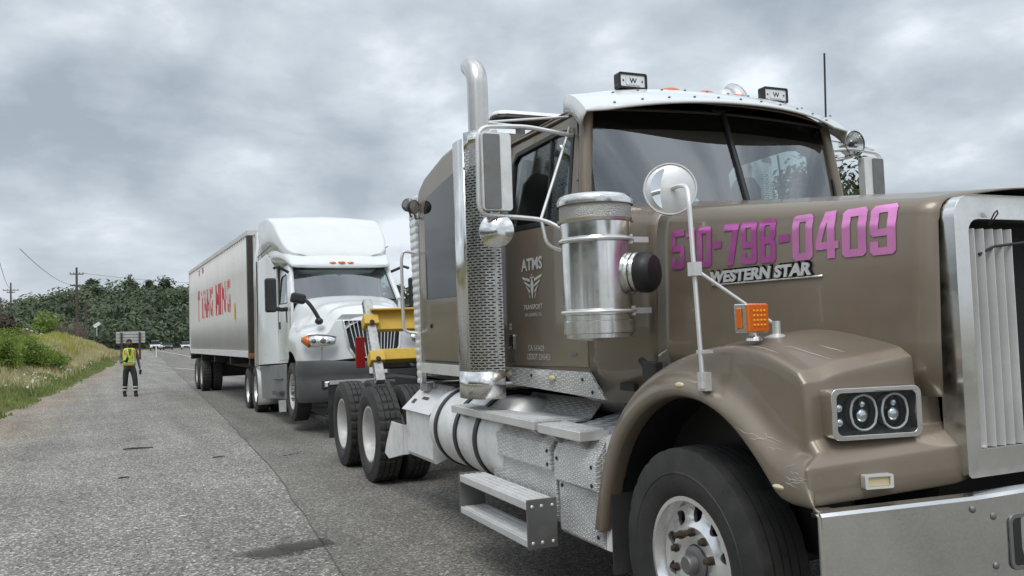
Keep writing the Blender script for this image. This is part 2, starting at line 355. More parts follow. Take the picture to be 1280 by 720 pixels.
M['rust'] = mat('rusty_steel', (.085, .058, .042), .75, .3, var=.4, vscale=30, bump=.3)
M['black'] = mat('black_plastic', (.018, .018, .019), .45, 0, var=.15, dirt=.15, dcol=(.10, .095, .085))
M['blackg'] = mat('black_gloss', (.01, .01, .011), .12, 0)
M['dark'] = mat('dark_chassis', (.022, .021, .02), .7, .1, var=.3, dirt=.5, dcol=(.055, .05, .043), dscale=8)
M['rubber'] = mat('tyre_rubber', (.030, .029, .028), .62, 0, var=.22, vscale=9, dirt=.45, dcol=(.095, .088, .078), dscale=5, bump=.15, bscale=60)
M['flap'] = mat('mudflap_rubber', (.03, .03, .03), .8, 0, dirt=.5, dcol=(.10, .095, .085))
M['wheelw'] = mat('white_wheel', (.62, .61, .59), .45, .15, dirt=.55, dcol=(.30, .27, .23), dscale=7, var=.1)
M['wheela'] = mat('polished_wheel', (.88, .88, .87), .25, .8, dirt=.10, dcol=(.5, .48, .44), dscale=5, var=.06)
M['white'] = mat('white_paint', (.78, .80, .80), .3, 0, coat=.6, dirt=.14, dcol=(.45, .43, .39), dscale=2, var=.02)
M['glass'] = glassmat('cab_glass', (.78, .88, .88), 1.5, tmix=.13)
M['glassd'] = glassmat('tinted_glass', (.72, .80, .79), 1.5, tmix=.03)
M['glassband'] = glassmat('windshield_band', (.012, .016, .028), 1.4)
M['privacy'] = mat('privacy_glass', (.008, .009, .010), .03, 0, spec=.35)
M['int'] = mat('cab_interior', (.035, .033, .032), .8, 0, var=.2)
M['intl'] = mat('seat_fabric', (.09, .085, .08), .9, 0, var=.2)
M['yellow'] = mat('yellow_paint', (.72, .47, .07), .5, 0, var=.1, dirt=.5, dcol=(.40, .27, .10), dscale=7, bump=.1)
M['red'] = mat('red_lens', (.30, .012, .015), .3, 0)
M['amber'] = mat('amber_lens', (.75, .16, .012), .22, 0, coat=.5)
M['amberl'] = mat('amber_led', (.95, .38, .04), .3, 0)
M['cream'] = mat('clear_lamp', (.70, .60, .36), .25, 0, coat=.6)
M['lens'] = mat('lens_reflector', (.75, .76, .77), .12, .9, var=.2, vscale=40)
M['clear'] = glassmat('clear_lens', (.93, .95, .96), 1.25)
M['silver'] = mat('silver_lettering', (.62, .61, .58), .5, .1, var=.12, vscale=30)
M['pink'] = mat('magenta_foil', (.90, .33, .70), .22, .4, var=.15, vscale=5)
M['purple'] = mat('purple_foil', (.64, .16, .50), .22, .45, var=.15, vscale=6)
M['whitel'] = mat('white_lettering', (.72, .71, .68), .5)
# ============================================================ THE SETTING
SEAM = [(-60, -3.4), (0, 1.0), (5.7, 1.53), (10.5, 2.02), (20.2, 2.66), (50, 4.35), (96, 7.0), (150, 9.6), (185, 10.8), (208, 14.5), (230, 27), (255, 52), (300, 112), (420, 300), (700, 700)]
EDGE = [(-60, -9), (0, -4.2), (10, -3.0), (23, -1.76), (33.8, -.95), (60, .9), (92, 3.0), (130, 5.6), (160, 7.4), (185, 8.6), (208, 12), (230, 23.5), (255, 47), (300, 106), (420, 292), (700, 690)]
seam = lambda y: ilerp(SEAM, y); edge = lambda y: ilerp(EDGE, y)
SKY = [(-200, 9), (-60, 7), (-25, 8.6), (-22.3, 9.8), (-15.8, 12.8), (-7.9, 14.2), (.4, 17.2), (7.4, 16.6), (21, 16.8), (34, 17), (70, 17), (140, 15), (260, 11), (500, 8)]
def H(x, y):
    d = edge(y)-x; z = 0
    if d > 0:
        amp = smooth([(-60, .5), (22, .5), (45, 1.0), (62, 1.35), (80, 1.8), (100, 1.5), (125, .7), (150, .2)], y)
        z += amp*smooth([(0, 0), (1.2, .22), (3.6, 1.0), (8, .95), (14, .55), (40, .3)], d)
        z += .12*noise.noise(Vector((x*.4, y*.25, 0)))*min(1, d)
    z += -.02*max(0, -d) * 0
    # wooded ridge
    if y > 212:
        yy = y-min(60, max(0, (x-40)*.0)); r = smooth([(218, 0), (330, 1), (420, 1.0), (560, .6), (900, .3)], yy)
        side = smooth([(-20, 1), (0, 1)], x)
        w = 1 if x < seam(y)-8 else smooth([(-8, 1), (14, 1)], x-seam(y))
        z += ilerp(SKY, x)*r
    return z
def axis(segs):
    out = []
    for a, b, n in segs: out += [lerp(a, b, i/n) for i in range(n)]
    return out+[segs[-1][1]]
gm = bpy.data.materials.new('verge_ground'); gm.use_nodes = True; t = gm.node_tree; p = t.nodes['Principled BSDF']; p.inputs['Roughness'].default_value = .95; p.inputs['Specular IOR Level'].default_value = .1
co = N(t, 'ShaderNodeTexCoord'); a1 = N(t, 'ShaderNodeTexNoise', i_Scale=.25, i_Detail=8.0); L(t, co.outputs['Object'], a1.inputs['Vector']); r1 = N(t, 'ShaderNodeValToRGB'); L(t, a1.outputs['Fac'], r1.inputs[0]); far_ = True
r1.color_ramp.elements[0].position = .4; r1.color_ramp.elements[0].color = (.085, .095, .035, 1); r1.color_ramp.elements[1].position = .62; r1.color_ramp.elements[1].color = (.20, .165, .085, 1)
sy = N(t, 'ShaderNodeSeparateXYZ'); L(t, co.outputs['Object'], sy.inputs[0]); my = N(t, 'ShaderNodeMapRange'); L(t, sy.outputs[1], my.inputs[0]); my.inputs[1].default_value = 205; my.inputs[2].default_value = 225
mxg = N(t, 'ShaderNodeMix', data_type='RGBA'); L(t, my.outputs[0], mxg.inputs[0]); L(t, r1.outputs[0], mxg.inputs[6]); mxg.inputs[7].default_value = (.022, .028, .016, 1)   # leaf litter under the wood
L(t, mxg.outputs[2], p.inputs['Base Color'])
ys = axis([(-60, 0, 10), (0, 130, 80), (130, 460, 40), (460, 1600, 12)])
us = [-900, -500, -350, -250, -180, -120, -85, -60, -46, -35, -22, -15, -11, -8, -6.5, -5, -4, -3, -2.2, -1.6, -1, -.5, -.15, .0, .6, 3, 8, 15, 22, 30, 45, 60, 90, 130, 200, 320, 520, 900]
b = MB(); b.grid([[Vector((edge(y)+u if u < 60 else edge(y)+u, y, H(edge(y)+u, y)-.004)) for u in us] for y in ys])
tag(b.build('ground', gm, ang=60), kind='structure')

def gravelmat(name, base, dark, light, sc, warm=0):
    m = bpy.data.materials.new(name); m.use_nodes = True; t = m.node_tree; p = t.nodes['Principled BSDF']; p.inputs['Specular IOR Level'].default_value = .25
    co = N(t, 'ShaderNodeTexCoord'); o = co.outputs['Object']
    v = N(t, 'ShaderNodeTexVoronoi', i_Scale=sc); L(t, o, v.inputs['Vector']); sep = N(t, 'ShaderNodeSeparateColor'); L(t, v.outputs['Color'], sep.inputs[0])
    rp = N(t, 'ShaderNodeValToRGB'); L(t, sep.outputs[0], rp.inputs[0]); el = rp.color_ramp.elements
    el[0].position = 0; el[0].color = (*dark, 1); el[1].position = 1; el[1].color = (*light, 1); q = el.new(.25); q.color = (*[b_*.8 for b_ in base], 1); q = el.new(.8); q.color = (*[b_*1.12 for b_ in base], 1)
    n1 = N(t, 'ShaderNodeTexNoise', i_Scale=.55, i_Detail=7.0, i_Roughness=.6); L(t, o, n1.inputs['Vector'])
    mp = N(t, 'ShaderNodeMapping'); mp.inputs['Rotation'].default_value = (0, 0, -R_(3.5)); mp.inputs['Scale'].default_value = (1.6, .10, 1); L(t, o, mp.inputs[0])
    n2 = N(t, 'ShaderNodeTexNoise', i_Scale=1.0, i_Detail=4.0); L(t, mp.outputs[0], n2.inputs['Vector'])
    ad = N(t, 'ShaderNodeMath', operation='ADD'); L(t, n1.outputs['Fac'], ad.inputs[0]); L(t, n2.outputs['Fac'], ad.inputs[1])
    mr = N(t, 'ShaderNodeMapRange'); L(t, ad.outputs[0], mr.inputs[0]); mr.inputs[1].default_value = .7; mr.inputs[2].default_value = 1.3; mr.inputs[3].default_value = .74; mr.inputs[4].default_value = 1.22
    sc_ = N(t, 'ShaderNodeVectorMath', operation='SCALE'); L(t, rp.outputs[0], sc_.inputs[0]); L(t, mr.outputs[0], sc_.inputs['Scale']); c = sc_.outputs[0]
    if warm:  # dusty earth towards the verge
        n3 = N(t, 'ShaderNodeTexNoise', i_Scale=.35, i_Detail=6.0); L(t, o, n3.inputs['Vector']); sx = N(t, 'ShaderNodeSeparateXYZ'); L(t, o, sx.inputs[0])
        l1 = N(t, 'ShaderNodeMath', operation='MULTIPLY_ADD'); L(t, sx.outputs[1], l1.inputs[0]); l1.inputs[1].default_value = .0695; l1.inputs[2].default_value = -3.3
        l2 = N(t, 'ShaderNodeMath', operation='SUBTRACT'); L(t, sx.outputs[0], l2.inputs[0]); L(t, l1.outputs[0], l2.inputs[1])
        l3 = N(t, 'ShaderNodeMath', operation='MULTIPLY_ADD'); L(t, n3.outputs['Fac'], l3.inputs[0]); l3.inputs[1].default_value = -2.2; L(t, l2.outputs[0], l3.inputs[2])
        m3 = N(t, 'ShaderNodeMapRange'); L(t, l3.outputs[0], m3.inputs[0]); m3.inputs[1].default_value = -1.2; m3.inputs[2].default_value = .7; m3.inputs[3].default_value = .75; m3.inputs[4].default_value = 0
        mm = N(t, 'ShaderNodeMix', data_type='RGBA'); L(t, m3.outputs[0], mm.inputs[0]); L(t, c, mm.inputs[6])
        s2 = N(t, 'ShaderNodeVectorMath', operation='MULTIPLY'); L(t, c, s2.inputs[0]); s2.inputs[1].default_value = (1.12, .90, .68); L(t, s2.outputs[0], mm.inputs[7]); c = mm.outputs[2]
    L(t, c, p.inputs['Base Color']); p.inputs['Roughness'].default_value = .85
    b = N(t, 'ShaderNodeBump'); b.inputs['Strength'].default_value = .8; b.inputs['Distance'].default_value = .008; L(t, v.outputs['Distance'], b.inputs['Height']); L(t, b.outputs[0], p.inputs['Normal'])
    return m
GR = gravelmat('chip_seal_gravel', (.252, .238, .214), (.068, .063, .056), (.70, .67, .61), 60, 1)
AS = gravelmat('lane_asphalt', (.205, .193, .170), (.065, .06, .052), (.50, .47, .41), 78)
r_e = random.Random(5)
yy = axis([(-60, 0, 8), (0, 60, 700), (60, 260, 60), (260, 700, 20)])
b = MB(); rows = []
for y in yy: e0 = edge(y)-.15+.18*noise.noise(Vector((y*.9, 0, 3))); s0 = seam(y)+.4; rows.append([Vector((lerp(e0, s0, k/6), y, .0 if y < 200 else H(lerp(e0, s0, k/6), y)*.0+.0+(0 if y < 215 else H(lerp(e0, s0, k/6), y)))) for k in range(7)])
b.grid(rows); tag(b.build('gravel_shoulder', GR, ang=0), kind='structure')
b = MB(); rows = []
for y in yy: s0 = seam(y)+.03*noise.noise(Vector((y*1.1, 5, 3)))+.006*noise.noise(Vector((y*5, 5, 3))); rows.append([Vector((s0+15*k/8, y, .006+(0 if y < 215 else H(s0+15*k/8, y)))) for k in range(9)])
b.grid(rows); tag(b.build('road', AS, ang=0), kind='structure')
# dark tar seam between shoulder and lane
SM = mat('tar_seam', (.12, .113, .10), .8, 0, var=.3, vscale=20, bump=.5, bscale=120)
b = MB(); rr = random.Random(11); g = []
for i in range(520):
    y = .2*i; w = .003+.016*max(0, noise.noise(Vector((y*1.3, 1, 0)))); x0 = seam(y)+.03*noise.noise(Vector((y*1.1, 5, 3)))+.006*noise.noise(Vector((y*5, 5, 3))); g.append([Vector((x0-w, y, .011)), Vector((x0+w, y, .011))])
b.grid(g); tag(b.build('tar_seam', SM, ang=0), kind='structure')
LP = mat('line_paint', (.66, .65, .62), .7, 0, dirt=.6, dcol=(.25, .24, .22), dscale=12)
def strip_line(name, pts, w, z=.013):
    q = MB(); g = []
    for i, p_ in enumerate(pts):
        d = (Vector(pts[min(i+1, len(pts)-1)])-Vector(pts[max(i-1, 0)])).normalized(); n_ = Vector((d.y, -d.x)); a = Vector(p_)+n_*w/2; c_ = Vector(p_)-n_*w/2; g.append([Vector((a.x, a.y, z)), Vector((c_.x, c_.y, z))])
    q.grid(g); return tag(q.build(name, LP, ang=0), kind='structure')
strip_line('edge_line', [(9.2, 86), (9.75, 95), (10.6, 118), (11.6, 150), (12.6, 180), (14.5, 200), (20, 216), (32, 232)], .15)
strip_line('lane_line', [(4.85, 55.5), (5.6, 50.0), (6.3, 45)], .16)
strip_line('lane_line', [(seam(y)+11, y) for y in range(-40, 230, 6)], .15)
# faded scrap of paint beside the drive wheels
b = MB(); rr = random.Random(4)
for k in range(60):
    u, v = rr.random(), rr.gauss(0, .25); x, y = 2.32+.34*u, 11.85+.16*u+.06*v; s_ = rr.uniform(.008, .028)
    b.add([(x+s_*math.cos(a)*1.6, y+s_*math.sin(a), .0105) for a in [k+j*1.25 for j in range(5)]], [(0, 1, 2, 3, 4)])
tag(b.build('paint_mark', LP, ang=0), kind='structure')
# oil stain
OS = bpy.data.materials.new('oil_stain'); OS.use_nodes = True; t = OS.node_tree; p = t.nodes['Principled BSDF']; p.inputs['Base Color'].default_value = (.055, .045, .034, 1); p.inputs['Roughness'].default_value = .55
co = N(t, 'ShaderNodeTexCoord'); n1 = N(t, 'ShaderNodeTexNoise', i_Scale=7.0, i_Detail=8.0, i_Roughness=.7); L(t, co.outputs['Object'], n1.inputs['Vector']); gr = N(t, 'ShaderNodeVectorMath', operation='LENGTH')
mp = N(t, 'ShaderNodeMapping'); mp.inputs['Scale'].default_value = (1/.34, 1/.22, 0); L(t, co.outputs['Object'], mp.inputs[0]); L(t, mp.outputs[0], gr.inputs[0])
mm = N(t, 'ShaderNodeMath', operation='MULTIPLY_ADD'); L(t, n1.outputs['Fac'], mm.inputs[0]); mm.inputs[1].default_value = -1.9; L(t, gr.outputs['Value'], mm.inputs[2])
mr = N(t, 'ShaderNodeMapRange'); L(t, mm.outputs[0], mr.inputs[0]); mr.inputs[1].default_value = -.55; mr.inputs[2].default_value = .0; mr.inputs[3].default_value = .7; mr.inputs[4].default_value = 0; L(t, mr.outputs[0], p.inputs['Alpha'])
for k, (x, y, sc2) in enumerate(((1.24, 6.62, .62), (1.50, 6.70, .34))):
    b = MB(); b.add([(-.6*sc2, -.4*sc2, 0), (.6*sc2, -.4*sc2, 0), (.6*sc2, .4*sc2, 0), (-.6*sc2, .4*sc2, 0)], [(0, 1, 2, 3)]); tag(b.build('oil_stain', OS, ang=0, loc=(x, y, .010+.001*k)), kind='structure')

# ---- foliage helpers
def leafmat(name, c1, c2, sc=2.0, trans=.25):
    m = bpy.data.materials.new(name); m.use_nodes = True; t = m.node_tree; p = t.nodes['Principled BSDF']; p.inputs['Roughness'].default_value = .6; p.inputs['Specular IOR Level'].default_value = .25
    ge = N(t, 'ShaderNodeNewGeometry'); n1 = N(t, 'ShaderNodeTexNoise', i_Scale=sc, i_Detail=3.0); L(t, ge.outputs['Position'], n1.inputs['Vector'])
    ad = N(t, 'ShaderNodeMath', operation='MULTIPLY_ADD'); L(t, ge.outputs['Random Per Island'], ad.inputs[0]); ad.inputs[1].default_value = .5
    ms = N(t, 'ShaderNodeMath', operation='MULTIPLY_ADD'); L(t, n1.outputs['Fac'], ms.inputs[0]); ms.inputs[1].default_value = 1.6; ms.inputs[2].default_value = -.55; L(t, ms.outputs[0], ad.inputs[2])
    rp = N(t, 'ShaderNodeValToRGB'); L(t, ad.outputs[0], rp.inputs[0]); rp.color_ramp.elements[0].color = (*c1, 1); rp.color_ramp.elements[1].color = (*c2, 1); L(t, rp.outputs[0], p.inputs['Base Color'])
    tr = N(t, 'ShaderNodeBsdfTranslucent'); L(t, rp.outputs[0], tr.inputs[0]); mx_ = N(t, 'ShaderNodeMixShader'); mx_.inputs[0].default_value = trans; out = t.nodes['Material Output']
    L(t, p.outputs[0], mx_.inputs[1]); L(t, tr.outputs[0], mx_.inputs[2]); L(t, mx_.outputs[0], out.inputs[0]); return m
LEAF = leafmat('bramble_leaves', (.07, .12, .022), (.36, .46, .10), 1.6, .4)
OAK = leafmat('oak_leaves', (.020, .034, .014), (.062, .088, .036), .16, .15)
OAK2 = leafmat('pale_oak_leaves', (.045, .062, .03), (.12, .15, .07), .3, .15)
FOR = leafmat('forest_canopy', (.030, .046, .028), (.150, .190, .105), .09, .1)
GRA = leafmat('green_grass', (.12, .17, .05), (.34, .38, .14), .35, .3)
DRY = leafmat('dry_grass', (.36, .31, .15), (.70, .62, .36), .3, .3)
BARK = mat('bark', (.085, .068, .052), .9, 0, var=.3, vscale=12, bump=.6)
DEAD = mat('dead_twigs', (.20, .16, .13), .9, 0, var=.3)
def card(b, c, n, s, r):
    n = n.normalized(); a = n.orthogonal().normalized(); a = Matrix.Rotation(r.random()*6.28, 3, n) @ a; d = n.cross(a); l = s*r.uniform(.7, 1.3); w = l*.55; k = s*.18
    b.add([c-a*l, c-d*w*.9+n*k, c+a*l, c+d*w+n*k], [(0, 1, 2, 3)])
def rdir(r):
    while 1:
        v = Vector((r.uniform(-1, 1), r.uniform(-1, 1), r.uniform(-1, 1)))
        if .05 < v.length < 1: return v.normalized()
def crown(b, c, R, n, s, r, lumps=9, zmin=-.5):
    """leaf faces on and in uneven clumps"""
    c = Vector(c); cl = []
    for k in range(lumps):
        d = rdir(r); d.z = max(d.z, zmin); cl.append((c+Vector((d.x*R[0], d.y*R[1], d.z*R[2]))*r.uniform(.35, .75), r.uniform(.35, .6)))
    for k in range(n):
        q, rr_ = cl[int(r.random()**1.2*lumps) % lumps]; d = rdir(r); p_ = q+Vector((d.x*R[0], d.y*R[1], d.z*R[2]*.85))*rr_*(r.random()**.35); card(b, p_, d+rdir(r)*.8+Vector((0, 0, .3)), s, r)
def tree(name, x, y, h, w, label, r, n=1500, mat_=None, s=.32, group=None, z0=None, lumps=12, trunk=.35):
    z0 = H(x, y) if z0 is None else z0; o = empty(name, (x, y, z0)); tag(o, label, 'tree', group)
    b = MB(); tp = h*trunk; b.tube([(0, 0, -.3), (r.uniform(-.1, .1), 0, tp*.6), (r.uniform(-.3, .3), .1, tp), (0, 0, h*.8)], [h*.028, h*.022, h*.018, h*.004], 8)
    for k in range(7):
        a = r.random()*6.28; q = Vector((0, 0, tp*r.uniform(.7, 1.7))); e_ = q+Vector((math.cos(a)*w*.38, math.sin(a)*w*.38, h*.22)); b.tube([q, q.lerp(e_, .5)+Vector((0, 0, h*.03)), e_], [h*.012, h*.008, h*.003], 6)
    b.build('trunk', BARK, o); b = MB(); crown(b, (0, 0, h*.63), (w/2, w/2, h*.40), n, s, r, lumps); b.build('crown', mat_ or OAK, o, ang=0, recalc=False); return o

# ---- wooded ridge: canopy mass
fr = random.Random(21); b = MB()
def blob(b, x, y, z, w, h, n, s, r):
    cs = [(Vector((r.uniform(-.5, .5)*w*.6, r.uniform(-.5, .5)*w*.6, h*r.uniform(.35, .75))), r.uniform(.25, .48)*w) for _ in range(5)]
    for k in range(n):
        q, rr_ = cs[k % 5]; d = rdir(r)
        if d.z < -.3: d.z *= -1
        if d.y > .5 and r.random() < .6: d.y *= -1
        p_ = Vector((x, y, z))+q+d*rr_; card(b, p_, d+rdir(r)*.28, s, r)
cnt = 0
for row, yv in enumerate([219, 229, 240, 251, 264, 278, 292, 306, 320, 332, 344]):
    x = -60 if row > 0 else -60
    while x < 150:
        xx = x+fr.uniform(-2, 2); yv2 = yv+fr.uniform(-6, 6)
        if not (edge(yv2)-3 < xx < seam(yv2)+20):
            w = fr.uniform(7, 12); hh = fr.uniform(5.0, 8.0)*(.6 if row > 7 else 1); z = H(xx, yv2); blob(b, xx, yv2, z-2.0, w, hh, 170 if xx < 48 else 24, .66 if xx < 48 else 1.6, fr); cnt += 1
        x += fr.uniform(4.0, 6.5)*(1 if x < 48 else 1.8)
for k in range(150):   # shaded undergrowth mass under the crowns
    x = -60+1.45*k
tag(b.build('forest_canopy', FOR, ang=0, recalc=False), 'dark wooded ridge closing the view behind the road', 'woods', kind='stuff')
# skyline trees one can tell apart
tr_ = random.Random(8)
for (x, hh, w, lab, m_, tk) in ((2.2, 9.0, 7.5, 'broad dark oak on the ridge skyline, leftmost of the tall ones', OAK, .4), (13.7, 10.2, 6.6, 'grey thin-leaved tree on the ridge skyline with sky showing through', OAK2, .4),
                                (21.3, 8.8, 5.0, 'narrow dark tree on the ridge skyline next to the tallest round one', OAK, .4), (26.6, 10.8, 8.5, 'round dense tree, tallest on the ridge skyline near the trailer', OAK, .35), (-22, 6.5, 7.0, 'low tree on the ridge slope at the left edge behind the far pole', OAK, .3)):
    tree('oak_tree', x, 331, hh, w, lab, tr_, 620, m_, .5, 'trees on the ridge skyline', z0=H(x, 331)-1.2, lumps=9, trunk=tk)
# trees on the far side of the road, behind the tow truck
for (x, y, hh, w, m_, lab) in ((48.2, 43.5, 12.9, 5.2, OAK2, 'pale bushy tree seen between the far mirror and the spot lamp'),
        (42, 41.5, 12.6, 7.5, OAK2, 'feathery tree seen through the far door window'), (33, 50, 11.6, 8, OAK, 'dark tree glimpsed at the left in the far door window'), (50, 27, 6.4, 9, OAK, 'low dark tree screened by the hood of the tow truck')):
    tree('roadside_tree', x, y, hh, w, lab, tr_, 2600, m_, .26, 'trees across the road', z0=0, lumps=18)
# the bank with trees on the camera's own side of the road (it shows in the chrome and in the paint)
b = MB(); wr = random.Random(77)
for k in range(64):
    y = -34+k*.95; x = -17-wr.uniform(0, 5)-(.0 if y < 10 else (y-10)*.25)
    if y > 24: continue
    blob(b, x, y, 0, wr.uniform(4, 6.5), wr.uniform(7, 9.5), 130, .55, wr)
tag(b.build('roadside_woods', FOR, ang=0, recalc=False), 'belt of dark trees on the shoulder side, behind the photographer', 'woods', kind='stuff')
# sapling, dead brush, red-roofed house
tree('young_tree', -3.6, 112, 5.2, 4.2, 'bright young green tree between the red roof and the tall pole', tr_, 420, LEAF, .22, z0=.9, trunk=.3)
tree('dark_bush_tree', -8.5, 104, 4.9, 6.5, 'dark brownish thicket above the bramble hedge at the left edge', tr_, 700, leafmat('thicket_leaves', (.03, .024, .018), (.09, .07, .045), .3, .1), .3, z0=.6, trunk=.2)
dr = random.Random(9)
for k, (x, y, hh) in enumerate(((-1.9, 92, 2.4), (-1.1, 94, 2.7), (-.3, 96, 2.4))):
    b = MB(); z0 = H(x, y)
    for j in range(70):
        a = dr.random()*6.28; l = hh*dr.uniform(.5, 1); rr_ = dr.uniform(.1, .8); b.tube([(0, 0, 0), (math.cos(a)*rr_*.5, math.sin(a)*rr_*.5, l*.55), (math.cos(a)*rr_, math.sin(a)*rr_, l)], [.02, .014, .006], 4, caps=False)
    tag(b.build('dead_shrub', DEAD, loc=(x, y, z0)), ['leafless grey shrub nearest the hedge below the tall pole', 'tall leafless grey shrub in the middle below the tall pole', 'leafless grey shrub right at the foot of the tall pole'][k], 'shrub', 'leafless shrubs below the pole')
ho = empty('house', (-5.9, 122, 1.0)); tag(ho, 'small house with a dull red roof peeping over the bramble hedge', 'house')
b = MB(); b.bb(-2, 2, -1.5, 1.5, -1, 1.75); b.build('wall', mat('house_wall', (.45, .42, .38), .8), ho)
b = MB(); b.hexa([(-2.2, -1.8, 1.7), (2.3, -1.8, 1.55), (2.3, 1.8, 1.55), (-2.2, 1.8, 1.7), (-1.1, -.3, 2.75), (-.5, -.3, 2.75), (-.5, .3, 2.75), (-1.1, .3, 2.75)]); b.build('roof', mat('roof_tiles', (.16, .05, .055), .8, var=.2, vscale=10), ho)
b = MB(); b.tube([(-2.2, -1.8, 1.72), (-1.1, -.32, 2.78), (-.5, -.32, 2.78), (2.3, -1.8, 1.58)], .09, 5); b.tube([(-2.2, -1.84, 1.68), (2.3, -1.84, 1.54)], .08, 5); b.build('eaves', M['white'], ho)

# ---- bramble hedge: separate shrubs
hr_ = random.Random(31)
for k, (x, y, w, hh) in enumerate(((-3.3, 40, 1.6, 1.75), (-2.7, 43, 1.7, 1.8), (-2.05, 44, 1.6, 1.65), (-1.45, 46, 1.4, 1.45), (-3.6, 47, 2.2, 2.0), (-4.6, 42, 2.2, 1.9))):
    z0 = H(x, y)-.2; b = MB(); crown(b, (0, 0, hh*.45), (w*.8, 1.6, hh*.62), 5200, .06, hr_, 14, -.6)
    lab = ['leafy bramble bush at the left edge, nearest of the hedge', 'leafy bramble bush second from the left in the hedge', 'middle bramble bush of the hedge, lower and darker', 'lowest bramble bush at the right end of the hedge', 'tall bramble bush in the back row of the hedge', 'bramble bush cut by the left edge in the back of the hedge'][k]
    tag(b.build('bramble_bush', LEAF, ang=0, recalc=False, loc=(x, y, z0)), lab, 'bush', 'bramble bushes of the hedge')
# ---- grasses
def blades(name, n, area, hrange, m, lab, seed, wd=.012, lean=.35):
    r = random.Random(seed); b = MB(); k = 0
    while k < n:
        y, d = area(r); x = edge(y)-d; z = H(x, y)-.02; den = noise.noise(Vector((x*.7, y*.35, seed)))
        if den < -.28+r.random()*.2: k += 1; continue
        k += 1; far = 1+y/45
        for j in range(4):
            h = r.uniform(*hrange)*(1+.4*den)*min(1, .35+d*.6); a = r.random()*6.28; l = r.uniform(0, lean)*h; w = wd*far*r.uniform(.7, 1.3); c_, s_ = math.cos(a), math.sin(a); bx, by = x+r.gauss(0, .06*far), y+r.gauss(0, .06*far)
            b.add([(bx-w, by, z), (bx+w, by, z), (bx+c_*l*.4+w*.6, by+s_*l*.4, z+h*.6), (bx+c_*l*.4-w*.6, by+s_*l*.4, z+h*.6), (bx+c_*l, by+s_*l, z+h)], [(0, 1, 2, 3), (3, 2, 4)])
    tag(b.build(name, m, ang=0, recalc=False), lab, 'grass', kind='stuff')
blades('green_grass', 15000, lambda r: (14+66*r.random()**1.3, 2.6*r.random()**1.2), (.16, .42), GRA, 'green grass along the gravel edge', 1)
blades('dry_grass', 12000, lambda r: (50+60*r.random(), .9+5*r.random()), (.3, .7), DRY, 'tall straw coloured grass on the bank', 2, .014)
blades('dry_grass_tufts', 2600, lambda r: (17+38*r.random(), .5+3.0*r.random()), (.25, .6), DRY, 'straw tufts mixed into the green verge', 3)
blades('mustard_grass', 2200, lambda r: (64+24*r.random(), 2.2+3.5*r.random()), (.4, .9), leafmat('mustard', (.24, .28, .07), (.60, .56, .16), .5, .3), 'yellow green weeds on the bank crest', 4, .014)
b = MB(); r = random.Random(6)
for k in range(260):
    y = r.uniform(30, 58); d = r.uniform(.3, 2.4); x = edge(y)-d; z = H(x, y)+r.uniform(.25, .5)
    if noise.noise(Vector((x*.6, y*.2, 9))) < -.05: continue
    s_ = r.uniform(.02, .045); b.add([(x+s_*math.cos(a), y+r.uniform(-.01, .01), z+s_*.7*math.sin(a)) for a in [j*1.05 for j in range(6)]], [(0, 1, 2, 3, 4, 5)])
tag(b.build('white_wildflowers', mat('petals', (.75, .74, .66), .7), ang=0, recalc=False), 'scattered white wildflowers in the verge', 'flowers', kind='stuff')

# ---- loose stones and litter on the gravel
ST_ = mat('loose_stones', (.30, .29, .27), .9, 0, var=.5, vscale=30)
b = MB(); r = random.Random(14)
for k in range(2600):
    y = 4+30*r.random()**1.5; x = r.uniform(edge(y)+.05, seam(y)+.4); s_ = r.uniform(.003, .010)*(1+y*.02)
    if r.random() < .02: s_ *= 1.8
    vs = [(x+s_*dx*r.uniform(.7, 1.3), y+s_*dy*r.uniform(.7, 1.3), .002+s_*dz*.8) for dx, dy, dz in ((1, 0, .3), (0, 1, .2), (-1, 0, .3), (0, -1, .25), (0, 0, 1), )]
    b.add(vs, [(0, 1, 4), (1, 2, 4), (2, 3, 4), (3, 0, 4)])
tag(b.build('loose_stones', ST_, ang=0), 'loose chippings scattered on the shoulder', 'gravel', kind='stuff')
def stick(x, y, l, a, w, lab, m_=BARK, nm='stick', cat='stick'):
    b = MB(); d = Vector((math.cos(a), math.sin(a), 0)); n_ = Vector((-d.y, d.x, 0)); b.tube([d*-l/2+Vector((0, 0, w)), n_*l*.05+Vector((0, 0, w*1.1)), d*l/2+Vector((0, 0, w))], [w*.8, w, w*.6], 6)
    tag(b.build(nm, m_, loc=(x, y, .008)), lab, cat)
stick(.70, 14.1, .42, -.25, .016, 'dark strip of tyre rubber lying on the gravel, the longest', M['rubber'], 'rubber_scrap', 'scrap')
stick(.40, 11.2, .12, .1, .012, 'short black scrap of rubber on the gravel nearer the camera', M['rubber'], 'rubber_scrap', 'scrap')
stick(1.62, 12.3, .16, .1, .010, 'thin dark twig near the tar seam')
stick(.78, 8.4, .07, .0, .009, 'small white chip on the gravel', M['whitel'], 'white_scrap', 'litter')
stick(1.1, 12.2, .08, .1, .008, 'small pinkish white chip on the gravel farther off', mat('pink_scrap', (.6, .45, .4), .7), 'pink_scrap', 'litter')

